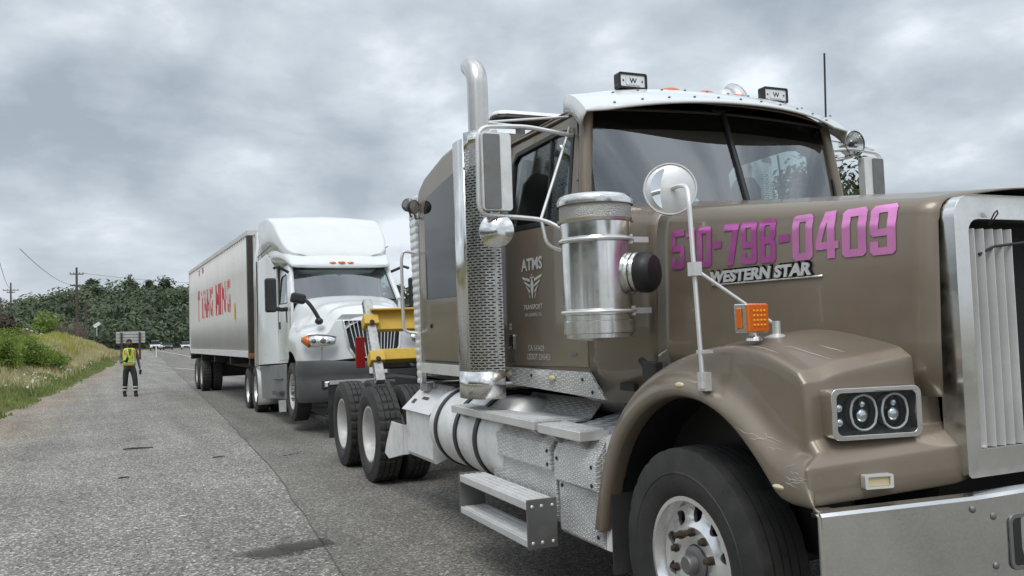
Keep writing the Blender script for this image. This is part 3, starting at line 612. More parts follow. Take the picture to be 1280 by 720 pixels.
# ---- utility poles and wires
WD = mat('pole_wood', (.10, .08, .065), .9, 0, var=.3, vscale=6, bump=.4)
def pole(x, y, h, z0, lab, arms, cat='utility pole'):
    o = empty('utility_pole', (x, y, z0)); tag(o, lab, cat, 'utility poles'); b = MB(); b.tube([(0, 0, -.5), (0, 0, h*.5), (0, 0, h)], [.19, .16, .12], 10); b.build('shaft', WD, o)
    for (z, w) in arms:
        b = MB(); b.bb(-w, w, -.06, .06, z-.06, z+.06); a = b.build('crossarm', WD, o); b = MB()
        for q in (-w*.9, -w*.4, w*.4, w*.9): b.lathe([(.03, z+.06), (.07, z+.12), (.05, z+.2), (.001, z+.25)], (q, 0, 0), 'z', 8)
        b.build('insulators', M['steel'], a)
    return o
PP = [(-.8, 115)]
pole(-.8, 115, 10.4, .5, 'tallest wooden utility pole, standing behind the dry grass bank', ((9.6, .75), (8.2, .7), (6.2, .8)))
o = empty('transformer_frame', (.15, 115.2, .5)); tag(o, 'short ladder-like wooden frame pole right beside the tallest pole', 'utility pole', 'utility poles')
b = MB(); b.tube([(0, 0, -.5), (0, 0, 6.3)], .15, 8); b.build('shaft', WD, o); b = MB()
for z in (1.2, 2.2, 3.2, 4.2, 5.2, 5.9): b.bb(-.85, .1, -.04, .04, z-.05, z+.05)
b.build('rungs', WD, o)
pole(-11.3, 170, 12.3, .4, 'smaller distant utility pole left of the wooded ridge', ((11.0, 1.2), (10.6, .6)))
pole(-13.4, 178, 10.2, .4, 'utility pole cut by the left edge of the photo', ((9.3, 1.0),))
b = MB()
def wire(b, p, q, sag, r=.018): p, q = Vector(p), Vector(q); b.tube([p.lerp(q, i/16)-Vector((0, 0, 4*sag*(i/16)*(1-i/16))) for i in range(17)], r, 5, caps=False)
for i_, (p_, q_, sg, lab) in enumerate((((-.2, 115, 6.75), (38, 160, 8.6), 1.0, 'lower power line running right from the tallest pole towards the trailer'), ((-.2, 115, 6.75), (-14, 178, 9.0), .8, 'power line from the tallest pole to the left edge, lower one'), ((-1.5, 115, 8.7), (-14, 172, 9.6), .9, 'power line from the middle crossarm to the left edge'),
     ((-.1, 115, 10.2), (40, 168, 13.2), 1.2, 'upper thin power line running right from the tallest pole'), ((-3.5, 60, 7.6), (-.9, 115, 8.8), .6, 'power line crossing the sky at the left edge down to the pole'), ((-4.6, 60, 6.9), (-11.4, 170, 11.8), .5, 'thin power line crossing the sky to the smaller pole'))):
    q = MB(); wire(q, p_, q_, sg); tag(q.build('power_line', M['black']), lab, 'wire', 'power lines')

# ---- sign seen from behind, marker post, wooden post
o = empty('road_sign', (3.95, 90, 0)); tag(o, 'large blank back of a road sign on two brown wooden posts behind the person', 'road sign')
b = MB(); b.bb(-1.28, 1.28, .1, .13, 1.62, 2.72); b.build('sign_board', mat('sign_back', (.52, .53, .52), .5, .4, var=.08), o)
b = MB()
for z in (1.85, 2.15, 2.45): b.bb(-1.25, 1.25, .085, .105, z-.025, z+.025)
b.build('stiffeners', M['steel'], o)
for x in (-.80, .80): b = MB(); b.bb(x-.09, x+.09, -.1, .09, -.2, 2.62); b.build('post', mat('sign_post', (.085, .048, .035), .85, var=.2), o)
b = MB(); b.bb(-.05, .05, -.02, .02, 0, 1.2); b.add([(-.05, -.02, 1.2), (.05, -.02, 1.2), (0, -.02, 1.3)], [(0, 1, 2)]); tag(b.build('marker_post', M['white'], loc=(6.75, 98, 0)), 'thin white marker post at the road edge left of the white pickup', 'marker post')
b = MB(); b.lathe([(.001, 0), (.085, 0), (.08, .55), (.001, .58)], (0, 0, 0), 'z', 8); tag(b.build('fence_post', mat('pale_wood', (.42, .36, .28), .9), loc=(-1.62, 60, H(-1.62, 60)-.0)), 'short pale wooden post between the hedge and the dry grass', 'post')
b = MB(); b.box((0, 0, 0), (.7, .04, .35), Matrix.Rotation(R_(-35), 3, 'Y')); b.tube([(0, 0, -1.2), (0, 0, 0)], .03, 5); tag(b.build('tilted_sign', M['white'], loc=(1.15, 100, 3.65)), 'small white tilted board on the bank beside the tall pole', 'sign')

# ---- vehicles far down the road (facing the camera)
def far_car(name, x, y, col, lab, pickup=False, rz=0):
    o = empty(name, (x, y, 0), rz); tag(o, lab, 'car' if not pickup else 'pickup truck', 'vehicles coming down the road'); m_ = mat(name+'_paint_%d' % int(col[0]*100), col, .25, .1, coat=.8)
    w = .92 if not pickup else 1.0; hh = 1.45 if not pickup else 1.9; hz = .95 if not pickup else 1.2; g0 = .28 if not pickup else .45
    b = MB(); sec = lambda y_, w_, z0, z1: [Vector((a, y_, z)) for a, z in rrect(-w_, w_, z0, z1, [.08, .08, .14, .14], 3)]
    b.loft([sec(-2.25, w*.86, g0+.05, hz*.68), sec(-2.1, w*.97, g0, hz*.82), sec(-1.2, w, g0, hz), sec(1.9, w, g0, hz), sec(2.3, w*.95, g0+.1, hz*.95)])
    body = b.build('body', m_, o); y0, y1 = (-1.15, 1.9) if not pickup else (-1.0, .9)
    b = MB(); b.loft([[Vector((a, lerp(y0+.0, y0+.75, (z-hz)/(hh-hz)) if z > hz+.01 else y0, z)) for a, z in ((-w*.92, hz-.02), (w*.92, hz-.02), (w*.72, hh), (-w*.72, hh))], [Vector((a, lerp(y1, y1-.6, (z-hz)/(hh-hz)) if z > hz+.01 else y1, z)) for a, z in ((-w*.92, hz-.02), (w*.92, hz-.02), (w*.72, hh), (-w*.72, hh))]]); b.build('windows', M['privacy'], o, bev=.03)
    b = MB(); b.bb(-w*.74, w*.74, y0+.7, y1-.5, hh-.02, hh+.05); b.build('roof', m_, o, bev=.03)
    for sx in (-1, 1):
        for sy in (-1.4, 1.35): MB().lathe([(.001, -.11), (.2, -.11), (.33, -.1), (.33, .1), (.2, .11), (.001, .11)], (sx*w*.86, sy, .33), 'x', 20).build('wheel', M['rubber'], o)
        b = MB(); b.ell((sx*w*.72, -2.16, hz*.72), (.17, .06, .07), 10, 6); b.build('headlight', M['lens'], o)
        b = MB(); b.box((sx*(w+.08), y0+.45, hz+.08), (.18, .1, .13)); b.build('mirror', m_, o, bev=.02)
    b = MB(); b.bb(-w*.5, w*.5, -2.27, -2.2, hz*.52, hz*.74); b.build('grille', M['black'], o); b = MB(); b.bb(-w*.8, w*.8, -2.29, -2.2, g0+.05, g0+.17); b.build('bumper', M['black'], o)
    if pickup: b = MB(); b.bb(-w*.9, w*.9, .95, 2.15, hz-.02, hz+.06); b.build('bed_rail', m_, o)
far_car('pickup_truck', 12.4, 182, (.62, .63, .62), 'white pickup truck facing the camera, left of the dark car', True, R_(-4))
far_car('dark_car', 15.0, 186, (.03, .03, .035), 'small dark car facing the camera between the pickup and the white sedan', False, R_(-4))
far_car('white_sedan', 18.0, 182, (.66, .67, .67), 'white sedan facing the camera closest to the trailer', False, R_(-4))
far_car('white_car', 14.6, 203, (.6, .6, .6), 'white car farthest away behind the pickup', False, R_(-6))
# ============================================================ tyres and wheels (shared)
def tyre_mb(R=.52, w=.275, rim=.292, drive=False, n=120):
    """tyre about the x axis, centred on x=0, with ribs and cut tread"""
    b = MB(); h = w/2; tr = h*.86
    prof = [(rim, -h*.72), (rim+.012, -h*.82), (rim+.05, -h*.97), (rim+.10, -h*1.03), (rim+.115, -h*1.03), (rim+.118, -h*1.05), (rim+.124, -h*1.05), (rim+.127, -h*1.02), (R-.085, -h*1.0), (R-.05, -h*.955), (R-.022, -h*.9)]
    side = len(prof)
    g = [-.86, -.50, -.44, -.17, -.11, .11, .17, .44, .50, .86] if not drive else [-.86, -.45, -.37, -.04, .04, .37, .45, .86]
    for i, q in enumerate(g):
        x = q*h; deep = .016 if not drive else .02
        prof.append((R-.004*abs(q)*2-(.0), x))
        if i % 2 == 1 and i < len(g)-1: prof.append((R-deep, x+.001)); prof.append((R-deep, g[i+1]*h-.001))
    prof += [(r, -x) for r, x in prof[:side][::-1]]
    rings = []
    for k in range(n):
        a = 2*math.pi*k/n; ring = []
        for (r, x) in prof:
            rr = r; aa = a
            if R-.03 < r:
                ph = k % 4 if drive else k % 6
                q = abs(x)/h
                if drive:
                    aa = a+(.018*math.sin(q*9))*(1 if x > 0 else -1)
                    if ph == 0 and r > R-.015: rr = R-.017
                elif q > .8 and ph == 0: rr = r-.006
            ring.append(Vector((x, rr*math.cos(aa), rr*math.sin(aa))))
        rings.append(ring)
    rings.append(rings[0]); b.loft(rings, closed=False, caps=False)
    return b
def lugs(b, x, r, n, rad, ln, sgn):
    for k in range(n):
        a = 2*math.pi*(k+.5)/n; c = (x, r*math.cos(a), r*math.sin(a))
        b.lathe([(0.001, 0), (rad*1.25, 0), (rad*1.25, sgn*ln*.3), (rad, sgn*ln*.3), (rad*.9, sgn*ln*.9), (0.001, sgn*ln)], c, 'x', 8)
def steer_rim(R, sgn):
    """rim barrel + dished disc with ten hand holes; sgn -1 faces -x"""
    b = MB(); h = .115
    X = lambda v: sgn*v
    b.lathe([(R-.012, X(-h)), (R+.008, X(-h)), (R+.008, X(-h+.012)), (R-.02, X(-h+.02)), (R-.045, X(0)), (R-.022, X(h-.03)), (R+.012, X(h-.012)), (R+.014, X(h)), (R-.006, X(h+.002)), (R-.016, X(h-.012)), (R-.03, X(h-.045))], ax='x', n=64)
    def dx(r):  # convex dish
        return ilerp([(.085, .075), (.12, .088), (.165, .088), (.20, .062), (.245, .052), (R-.03, h-.046)], r)
    n = 10
    def pt(a, r, d=0): return Vector((X(dx(r)-d), r*math.cos(a), r*math.sin(a)))
    r1, r2 = .172, R-.028; rc = .221; hr = .032
    for k in range(n):
        a0 = 2*math.pi*k/n; da = 2*math.pi/n; m = 6; out = []
        for i in range(m): out.append((a0+da*i/m, r1))
        for i in range(m): out.append((a0+da, lerp(r1, r2, i/m)))
        for i in range(m): out.append((a0+da*(1-i/m), r2))
        for i in range(m): out.append((a0, lerp(r2, r1, i/m)))
        ac = a0+da/2; rings = []
        for q in (0, .35, .7, 1):
            ring = []
            for (a, r) in out:
                u = (a-ac)*rc; v = r-rc; l = math.hypot(u, v); hu, hv = u/l*hr, v/l*hr*1.12
                uu, vv = lerp(u, hu, q), lerp(v, hv, q); ring.append(pt(ac+uu/rc, rc+vv, 0))
            rings.append(ring)
        rings.append([p-Vector((X(.018), 0, 0)) for p in rings[-1]])
        b.loft(rings, True, caps=False)
    b.lathe([(r, X(dx(r))) for r in (r1, .165, .15, .12, .10, .085)]+[(.083, X(.05)), (.083, X(.0))], ax='x', n=60)
    return b
def deep_rim(R, sgn):
    b = MB(); X = lambda v: sgn*v; h = .115
    b.lathe([(R-.012, X(-h)), (R+.006, X(-h)), (R-.02, X(-h+.02)), (R-.04, X(-.03)), (R-.02, X(h-.03)), (R+.012, X(h-.012)), (R+.013, X(h)), (R-.006, X(h)), (R-.02, X(h-.02)), (R-.035, X(h-.07)), (R-.05, X(-.02)), (R-.085, X(-.07)), (.19, X(-.085)), (.17, X(-.105)), (.105, X(-.105)), (.10, X(-.02)), (.09, X(.0)), (.001, X(.005))], ax='x', n=56)
    return b
def steer_wheel(parent, x, y, z, sgn, R=.52, rim='wheela', axle=True):
    w = tyre_mb(R).build('wheel', M['rubber'], parent, ang=28, loc=(x, y, z))
    steer_rim(.292, sgn).build('rim', M[rim], w, ang=30)
    for k in range(10):
        a = 2*math.pi*(k+.5)/10; l_ = .045 if k % 3 else .03
        MB().lathe([(.001, 0), (.02, 0), (.02, sgn*l_*.4), (.015, sgn*l_*.4), (.014, sgn*l_*.9), (.001, sgn*l_)], (sgn*.088, .143*math.cos(a), .143*math.sin(a)), 'x', 8).build('lug_nut', M['rust' if rim == 'wheela' else 'steel'], w)
    b = MB(); b.lathe([(.082, sgn*.03), (.080, sgn*.085), (.06, sgn*.095), (.045, sgn*.095), (.042, sgn*.13), (.036, sgn*.137), (.001, sgn*.137)], ax='x', n=24); b.build('hub', M['steel'], w)
    MB().lathe([(.001, sgn*.012), (.244, sgn*.012), (.244, -sgn*.12), (.05, -sgn*.12)], ax='x', n=32).build('brake_drum', M['dark'], w)
    return w
def dual_wheels(parent, cx, y, z, rim='wheelw', R=.52):
    """both tyres of a dual pair on each side of an axle; first the outer ones"""
    out = []
    for sgn in (-1, 1):
        for inner in (0, 1):
            x = sgn*(cx-.33*inner)
            w = drive_tyre.copy(); C.objects.link(w); w.parent = parent; w.location = (x, y, z); w.name = 'wheel'; w.scale = (1, R/.52, R/.52)
            w.rotation_euler = (rnd.random()*6, 0, 0)
            r = (rimL if sgn < 0 else rimR)[rim] if not inner else (rimR if sgn < 0 else rimL)[rim]
            r = r.copy(); C.objects.link(r); r.parent = w; r.name = 'rim'
            if not inner:
                l = (lugL if sgn < 0 else lugR).copy(); C.objects.link(l); l.parent = w; l.name = 'lug_nuts'
            out.append(w)
    return out
_t = []
drive_tyre = tyre_mb(drive=True, n=120).build('wheel', M['rubber'], ang=28)
rimL = {k: deep_rim(.292, -1).build('rim', M[k], ang=30) for k in ('wheelw', 'wheela')}
rimR = {k: deep_rim(.292, 1).build('rim', M[k], ang=30) for k in ('wheelw', 'wheela')}
def _lg(s): b = MB(); lugs(b, -s*.085*1, .143, 10, .015, .04, s); return b.build('lug_nuts', M['rust'])
lugL, lugR = _lg(-1), _lg(1)
_t = [drive_tyre, lugL, lugR]+list(rimL.values())+list(rimR.values())

# ============================================================ THE TAUPE TOW TRUCK
AW = R_(3.1)
P0 = Vector((2.40, 3.10, 0))+1.22*Vector((math.cos(AW), -math.sin(AW), 0))
T = empty('tow_truck', P0, -AW)
tag(T, 'big taupe conventional semi truck with a magenta phone number on its hood', 'truck')
P_ = M['paint']; CH = M['chrome']

# chassis
b = MB()
for s in (-1, 1): b.bb(s*.36, s*.44, -.75, 7.6, .80, 1.06)
for y in (-.6, 1.5, 3.2, 4.4, 5.4, 7.5): b.bb(-.36, .36, y, y+.12, .84, 1.02)
b.build('frame_rails', M['dark'], T, bev=.008)
MB().bb(-.34, .34, -.55, 1.9, .55, 1.75).build('engine_block', M['dark'], T, bev=.04)
b = MB(); b.tube([(-.95, 0, .52), (.95, 0, .52)], .055); b.bb(-.5, -.42, -.5, .55, .58, .66); b.bb(.42, .5, -.5, .55, .58, .66); b.build('front_axle', M['dark'], T)
b = MB()
for y in (6.04, 7.39): b.tube([(-.9, y, .52), (.9, y, .52)], .075); b.ell((0, y, .55), (.22, .2, .22))
b.tube([(0, 2, .8), (0, 6, .6)], .06); b.build('drive_axles', M['dark'], T)
steer_wheel(T, -1.055, .10, .505, -1, .532); steer_wheel(T, 1.055, .10, .505, 1, .532)
dual_wheels(T, 1.065, 6.04, .52); dual_wheels(T, 1.065, 7.39, .52)

# hood
def hood_sec(y, sgn=1):
    t = (y+.93)/1.55; w = lerp(.605, .885, t**.9); zc = lerp(2.05, 2.235, t); r = lerp(.075, .12, t)
    pts = [(w+.035, 1.29), (w+.03, 1.5), (w+.02, 1.7), (w+.008, zc-r-.02)]
    for k in range(9): a = R_(90*k/8); pts.append((w-r+r*math.cos(a), zc-r+r*math.sin(a)))
    for k in range(1, 6): u = k/6; pts.append(((w-r)*(1-u), zc+.055*math.sin(u*math.pi/2)))
    return pts
def hood_ring(y): q = hood_sec(y); return [Vector((-a, y, z)) for a, z in q]+[Vector((0, y, q[-1][1]+.003))]+[Vector((a, y, z)) for a, z in q[::-1]]
hb = MB(); hb.grid([hood_ring(lerp(-.872, .66, i/14)) for i in range(15)])
hood = hb.build('hood', P_, T, sol=.006)
bvH = bvh_of(hb)
# cowl between hood and doors
b = MB(); rings = []
for i in range(7):
    y = lerp(.668, 1.275, i/6); t = i/6; w = smooth([(0, .89), (1, 1.0)], t); zc = lerp(2.24, 2.33, t); r = .15; q = [(w+.035-.035*t, 1.17+.0*t), (w+.01, 1.6), (w+.005, zc-r-.02)]
    for k in range(7): a = R_(90*k/6); q.append((w-r+r*math.cos(a), zc-r+r*math.sin(a)))
    q.append((.4, zc+.04)); rings.append([Vector((-a, y, z)) for a, z in q]+[Vector((0, y, zc+.05))]+[Vector((a, y, z)) for a, z in q[::-1]])
cowlb = MB(); cowlb.grid(rings); cowlb.build('cowl', P_, T, sol=.006)
b = MB(); b.bb(-.86, .86, .80, .83, 1.2, 2.1); b.build('firewall', M['dark'], T)

# fenders
ST = [((.83, .50), (.90, .50), (.93, .50)), ((.77, .70), (.855, .72), (.885, .73)), ((.67, .92), (.765, .97), (.795, .985)), ((.53, 1.09), (.61, 1.17), (.635, 1.19)),
      ((.34, 1.215), (.40, 1.31), (.42, 1.345)), ((.12, 1.275), (.14, 1.385), (.15, 1.445)), ((-.10, 1.265), (-.14, 1.335), (-.12, 1.505)), ((-.28, 1.19), (-.34, 1.255), (-.36, 1.50)),
      ((-.42, 1.08), (-.49, 1.155), (-.56, 1.445)), ((-.50, .99), (-.60, 1.105), (-.69, 1.405)), ((-.55, .93), (-.66, 1.09), (-.742, 1.36)), ((-.58, .91), (-.70, 1.085), (-.75, 1.27)),
      ((-.63, .90), (-.73, 1.08), (-.755, 1.14)), ((-.68, .90), (-.78, 1.075), (-.79, 1.10)), ((-.74, .90), (-.82, 1.04), (-.832, 1.05)), ((-.79, .90), (-.835, .96), (-.838, .97)), ((-.80, .897), (-.83, .91), (-.832, .91))]
def refine(st):
    out = []
    for i, a in enumerate(st):
        out.append(a)
        if i < len(st)-1:
            b_ = st[i+1]; mixf = lambda t: tuple(tuple(lerp(p, q, t) for p, q in zip(u, v)) for u, v in zip(a, b_))
            if i in (9, 10, 12, 13, 14): out += [mixf(.13), mixf(.87)]
            elif i in (11, 15): out += [mixf(.5)]
    return out
NBASE = 6
ST = refine(ST)
def fender(s):
    b = MB(); P = []
    sh = lambda q: Vector((q[0]+.10*max(0, min(1, (-.40-q[0])/.34)), q[1]))
    for k, (i_, m_, o_) in enumerate(ST):
        f = 1 if k > 5 else k/6
        i_, m_, o_ = Vector(i_), sh(m_), sh(o_); nrm = (m_-o_); nrm = nrm.normalized() if nrm.length > 1e-4 else Vector((0, 0))
        ins = 1.215-.075*f
        if o_.y < 1.085 and o_.x < -.5: ins = 1.21
        row = [(1.12, i_), (1.205, i_), (1.220, i_*.75+m_*.25), (1.212, i_*.35+m_*.65), (1.17+.03*(1-f), m_), (ins, m_+(o_-m_)*.12), (ins-.005, o_+nrm*min(.032, (m_-o_).length*.6)), (ins-.010, o_+nrm*.004), (ins-.032, o_), (ins-.09, o_)]
        for xx in (1.0, .86, .74, .58): row.append((xx, o_+Vector((0, .012+.16*(1.1-xx)*max(0, min(1, (.2-o_.x)/.6)) if o_.y > 1.35 or o_.x > 0 else 0))))
        pr = []
        for x, q in row:
            w = min(1, max(0, (-.35-q.x)/.4)); w = w*w*(3-2*w); dy = -.15*w*max(0, 1.17-x)/.53
            dz = .05*w*max(0, 1.17-x)/.53 if q.y < 1.29 else 0
            pr.append(Vector((s*x, q.x+dy, q.y+dz)))
        P.append(pr)
    b.grid(P); o = b.build('fender', P_, T, sol=.008, ang=60); m_ = o.modifiers.new('sub', 'SUBSURF'); m_.levels = m_.render_levels = 2
    # dark inner arch
    q = MB(); q.grid([[Vector((s*x, i_[0]*.995+.0, i_[1]*.995)) for x in (1.12, .5)] for (i_, m_, o_) in ST[:12]]); q.bb(s*.855, s*.875, -.60, .80, .62, 1.29); q.build('wheel_arch_liner', M['black'], T)
    return o
FN = fender(-1); fender(1)
for s in (-1, 1): b = MB(); b.bb(s*.7, s*1.19, .755, .765, .30, .80); b.build('fender_mudflap', M['flap'], T)
# scratches draped on the fender
bpy.context.view_layer.update()
_dg = bpy.context.evaluated_depsgraph_get(); _me = FN.evaluated_get(_dg).to_mesh(); bvF = BVHTree.FromPolygons([v.co.copy() for v in _me.vertices], [tuple(p.vertices) for p in _me.polygons]); FN.evaluated_get(_dg).to_mesh_clear()
b = MB(); sr = random.Random(3)
def scr(y, z, dy, dz, n=7, side=True, x=-1.0, r=.0016):
    pts = []
    for i in range(n+1):
        t = i/n; j1, j2 = sr.uniform(-.004, .004), sr.uniform(-.004, .004)
        h_ = bvF.ray_cast(Vector((-1.6, y+dy*t+j1, z+dz*t+j2)), Vector((1, 0, 0))) if side else bvF.ray_cast(Vector((x+dz*t+j2, y+dy*t+j1, 2.2)), Vector((0, 0, -1)))
        if h_[0] is not None: pts.append(h_[0])
    if len(pts) > 2: b.tube(pts, [r*(.3+math.sin(math.pi*i/(len(pts)-1))) for i in range(len(pts))], 4)
scr(-.34, 1.17, -.20, -.05); scr(-.42, 1.13, -.10, .01, r=.002); scr(-.46, 1.155, -.09, -.03); scr(-.50, 1.10, -.08, .0)
for k in range(9): scr(sr.uniform(-.60, -.70), sr.uniform(.98, 1.05), sr.uniform(-.03, -.08), sr.uniform(-.015, .015), 4, r=.0013)
scr(-.42, 0, -.22, .05, side=False, x=-1.02, r=.0024); scr(-.52, 0, -.10, .03, side=False, x=-.92, r=.002); scr(-.30, 0, -.16, .02, side=False, x=-1.1, r=.0018)
b.build('paint_scratches', mat('bare_primer', (.42, .39, .34), .7), FN, ang=0)

# grille
def yz_front(a, z, d): return Vector((a, -.968+.06*abs(a)+d, z))
gs = MB(); out = [(x, z) for x, z in rrect(-.615, .615, .985, 2.06, [.02, .02, .09, .09], 5)]; inn = rrect(-.545, .545, 1.09, 1.965, [.01, .01, .05, .05], 4)
gs.slab(out, [inn], yz_front, .10); gs.build('grille_surround', CH, T, bev=.018, seg=3)
b = MB()
for s in (-1, 1):
    b = MB()
    for k in range(5):
        x = s*(.520-.052*k)
        b.hexa([(x-.011, -.875, 1.09), (x+.013, -.93, 1.09), (x+.018, -.925, 1.09), (x-.005, -.87, 1.09), (x-.011, -.875, 1.93), (x+.013, -.93, 1.93), (x+.018, -.925, 1.93), (x-.005, -.87, 1.93)])
    b.build('grille_bars', M['alu'], T, bev=.003)
b = MB(); b.bb(-.56, .56, -.80, -.79, 1.07, 1.98); b.build('radiator', mat('radiator_mesh', (.02, .02, .021), .5, .4, bump=1, bscale=220), T)
b = MB(); b.tube([(-.47, -.915, 1.83), (-.4, -.925, 1.86), (-.1, -.93, 1.89), (.3, -.93, 1.88)], .006, 6); b.tube([(-.425, -.93, 1.945), (-.43, -.96, 1.985), (-.42, -.965, 1.995), (-.41, -.96, 1.985), (-.415, -.93, 1.945)], .003, 6); b.build('cable', M['black'], T)
b = MB(); b.bb(-.56, .56, -.90, -.80, 1.04, 1.10); b.build('grille_sill', M['chrome2'], T, bev=.006)
b = MB(); b.bb(-.6, .6, -.78, -.72, .80, 1.12); b.build('radiator_support', M['dark'], T)

# headlights
for s in (-1, 1):
    hc = Vector((s*.905, -.762, 1.242)); rz = s*R_(18); Rm = Matrix.Rotation(-rz if s > 0 else -rz, 3, 'Z')
    Rm = Matrix.Rotation(s*R_(-18)*-1 if False else (R_(13) if s > 0 else R_(-13)), 3, 'Z')
    f = lambda a, z, d, Rm=Rm, hc=hc: hc+Rm @ Vector((a, d, z))
    hl = MB(); hl.slab(rrect(-.187, .187, -.097, .097, .03), [rrect(-.165, .165, -.079, .079, .022)], lambda a, z, d: f(a, z, -.035+d), .10)
    H = hl.build('headlight', CH, T, bev=.006)
    q = MB(); q.slab(rrect(-.165, .165, -.079, .079, .02), [], lambda a, z, d: f(a, z, .02+d), .01); q.build('housing', M['blackg'], H)
    q = MB()
    for cx0 in (-.038, .093):
        cx0 = cx0 if s < 0 else -cx0
        oct_ = [(cx0+.058*math.cos(a)*(1 if abs(math.cos(a)) < .8 else .93), .066*math.sin(a)) for a in [math.pi*2*i/28 for i in range(28)]]
        q.tube([f(a, z, -.004) for a, z in oct_], .0045, 6, closed=True)
    q.build('halo_ring', M['whitel'], H)
    q = MB(); q2 = MB()
    for cx0 in (-.038, .093):
        cx0 = cx0 if s < 0 else -cx0
        for (dx_, dz_, r_) in ((0, .032, .013), (0, -.012, .027)): q.ell(f(cx0+dx_, dz_, .008), (r_, .014, r_), 12, 8)
    for dz_ in (-.035, .02):
        cc = (-.133 if s < 0 else .133); q.ell(f(cc, dz_, .008), (.017, .012, .017), 12, 8)
    q.build('reflector', M['lens'], H)
    q = MB(); q.slab(rrect(-.164, .164, -.077, .077, .02), [], lambda a, z, d: f(a, z, -.026+d), .004); q.build('lens', M['clear'], H)
    # fender lamps
    q = MB(); q.ell((s*1.195, -.60, .965), (.03, .058, .017), 14, 8, Matrix.Rotation(s*R_(-18), 3, 'Z') if s > 0 else Matrix.Rotation(R_(18), 3, 'Z')); q.build('marker_lamp', M['cream'], T)
    lc = Vector((s*.955, -.818, .995)); g = lambda a, z, d, lc=lc, Rm=Rm: lc+Rm @ Vector((a, d, z))
    q = MB(); q.slab(rrect(-.058, .058, -.026, .026, .006), [rrect(-.045, .045, -.018, .018, .004)], lambda a, z, d: g(a, z, d-.014), .03); ml = q.build('fog_lamp', M['alu'], T, bev=.002)
    q = MB(); q.slab(rrect(-.044, .044, -.017, .017, .003), [], lambda a, z, d: g(a, z, d-.006), .01); q.build('lens', M['cream'], ml)
    q = MB(); q.ell((s*1.212, .055, 1.325), (.012, .035, .014), 14, 8); q.build('marker_lamp', M['cream'], T)

# bumper
bp = [(-1.23, -.80, .895), (-1.225, -.815, .90), (-.72, -1.04, .945), (-.5, -1.07, .955), (.5, -1.07, .955), (.72, -1.04, .945), (1.225, -.815, .90), (1.23, -.80, .895)]
b = MB(); rings = []
for (x, y, z) in bp:
    d = Vector((x*.02, 0, 0)); rings.append([Vector((x*.97, y+.07, z-.02)), Vector((x*.98, y+.06, z+.002)), Vector((x, y+.008, z+.002)), Vector((x, y, z-.008)), Vector((x, y, z-.20)), Vector((x, y+.004, z-.38)), Vector((x*.98, y+.06, z-.42))])
b.loft([r for r in rings], closed=False, caps=False); b.build('bumper', M['chrome2'], T, sol=.006, ang=25)
b = MB()
for (x, z, y) in ((-.735, .905, -1.035), (-.655, .875, -1.052), (-.655, .70, -1.052), (-.43, .64, -1.072), (.735, .905, -1.035), (.655, .875, -1.052), (.655, .70, -1.052)): b.ell((x, y, z), (.014, .008, .014), 10, 6)
b.build('bumper_bolts', M['steel'], T)
b = MB(); b.bb(-.34, .34, -1.078, -1.065, .66, .86); b.build('bumper_opening', M['black'], T, bev=.01)
for s in (-1, 1):
    b = MB(); b.slab(rrect(.47, .58, .69, .86, .02), [], lambda a, z, d, s=s: Vector((s*a, -1.070+d+.04*max(0, a-.5), z)), .006); b.build('bumper_opening', M['black'], T)
    b = MB(); b.slab(rrect(.455, .595, .675, .875, .03), [rrect(.47, .58, .69, .86, .02)], lambda a, z, d, s=s: Vector((s*a, -1.073+d+.04*max(0, a-.5), z)), .008); b.build('opening_trim', M['steel'], T, bev=.002)
for s in (-1, 1): b = MB(); b.tube(fillet([(s*.38, -.9, .72), (s*.38, -1.1, .72), (s*.38, -1.1, .80), (s*.38, -.9, .80)], .04), .018, 8); b.build('tow_hook', M['steel'], T)

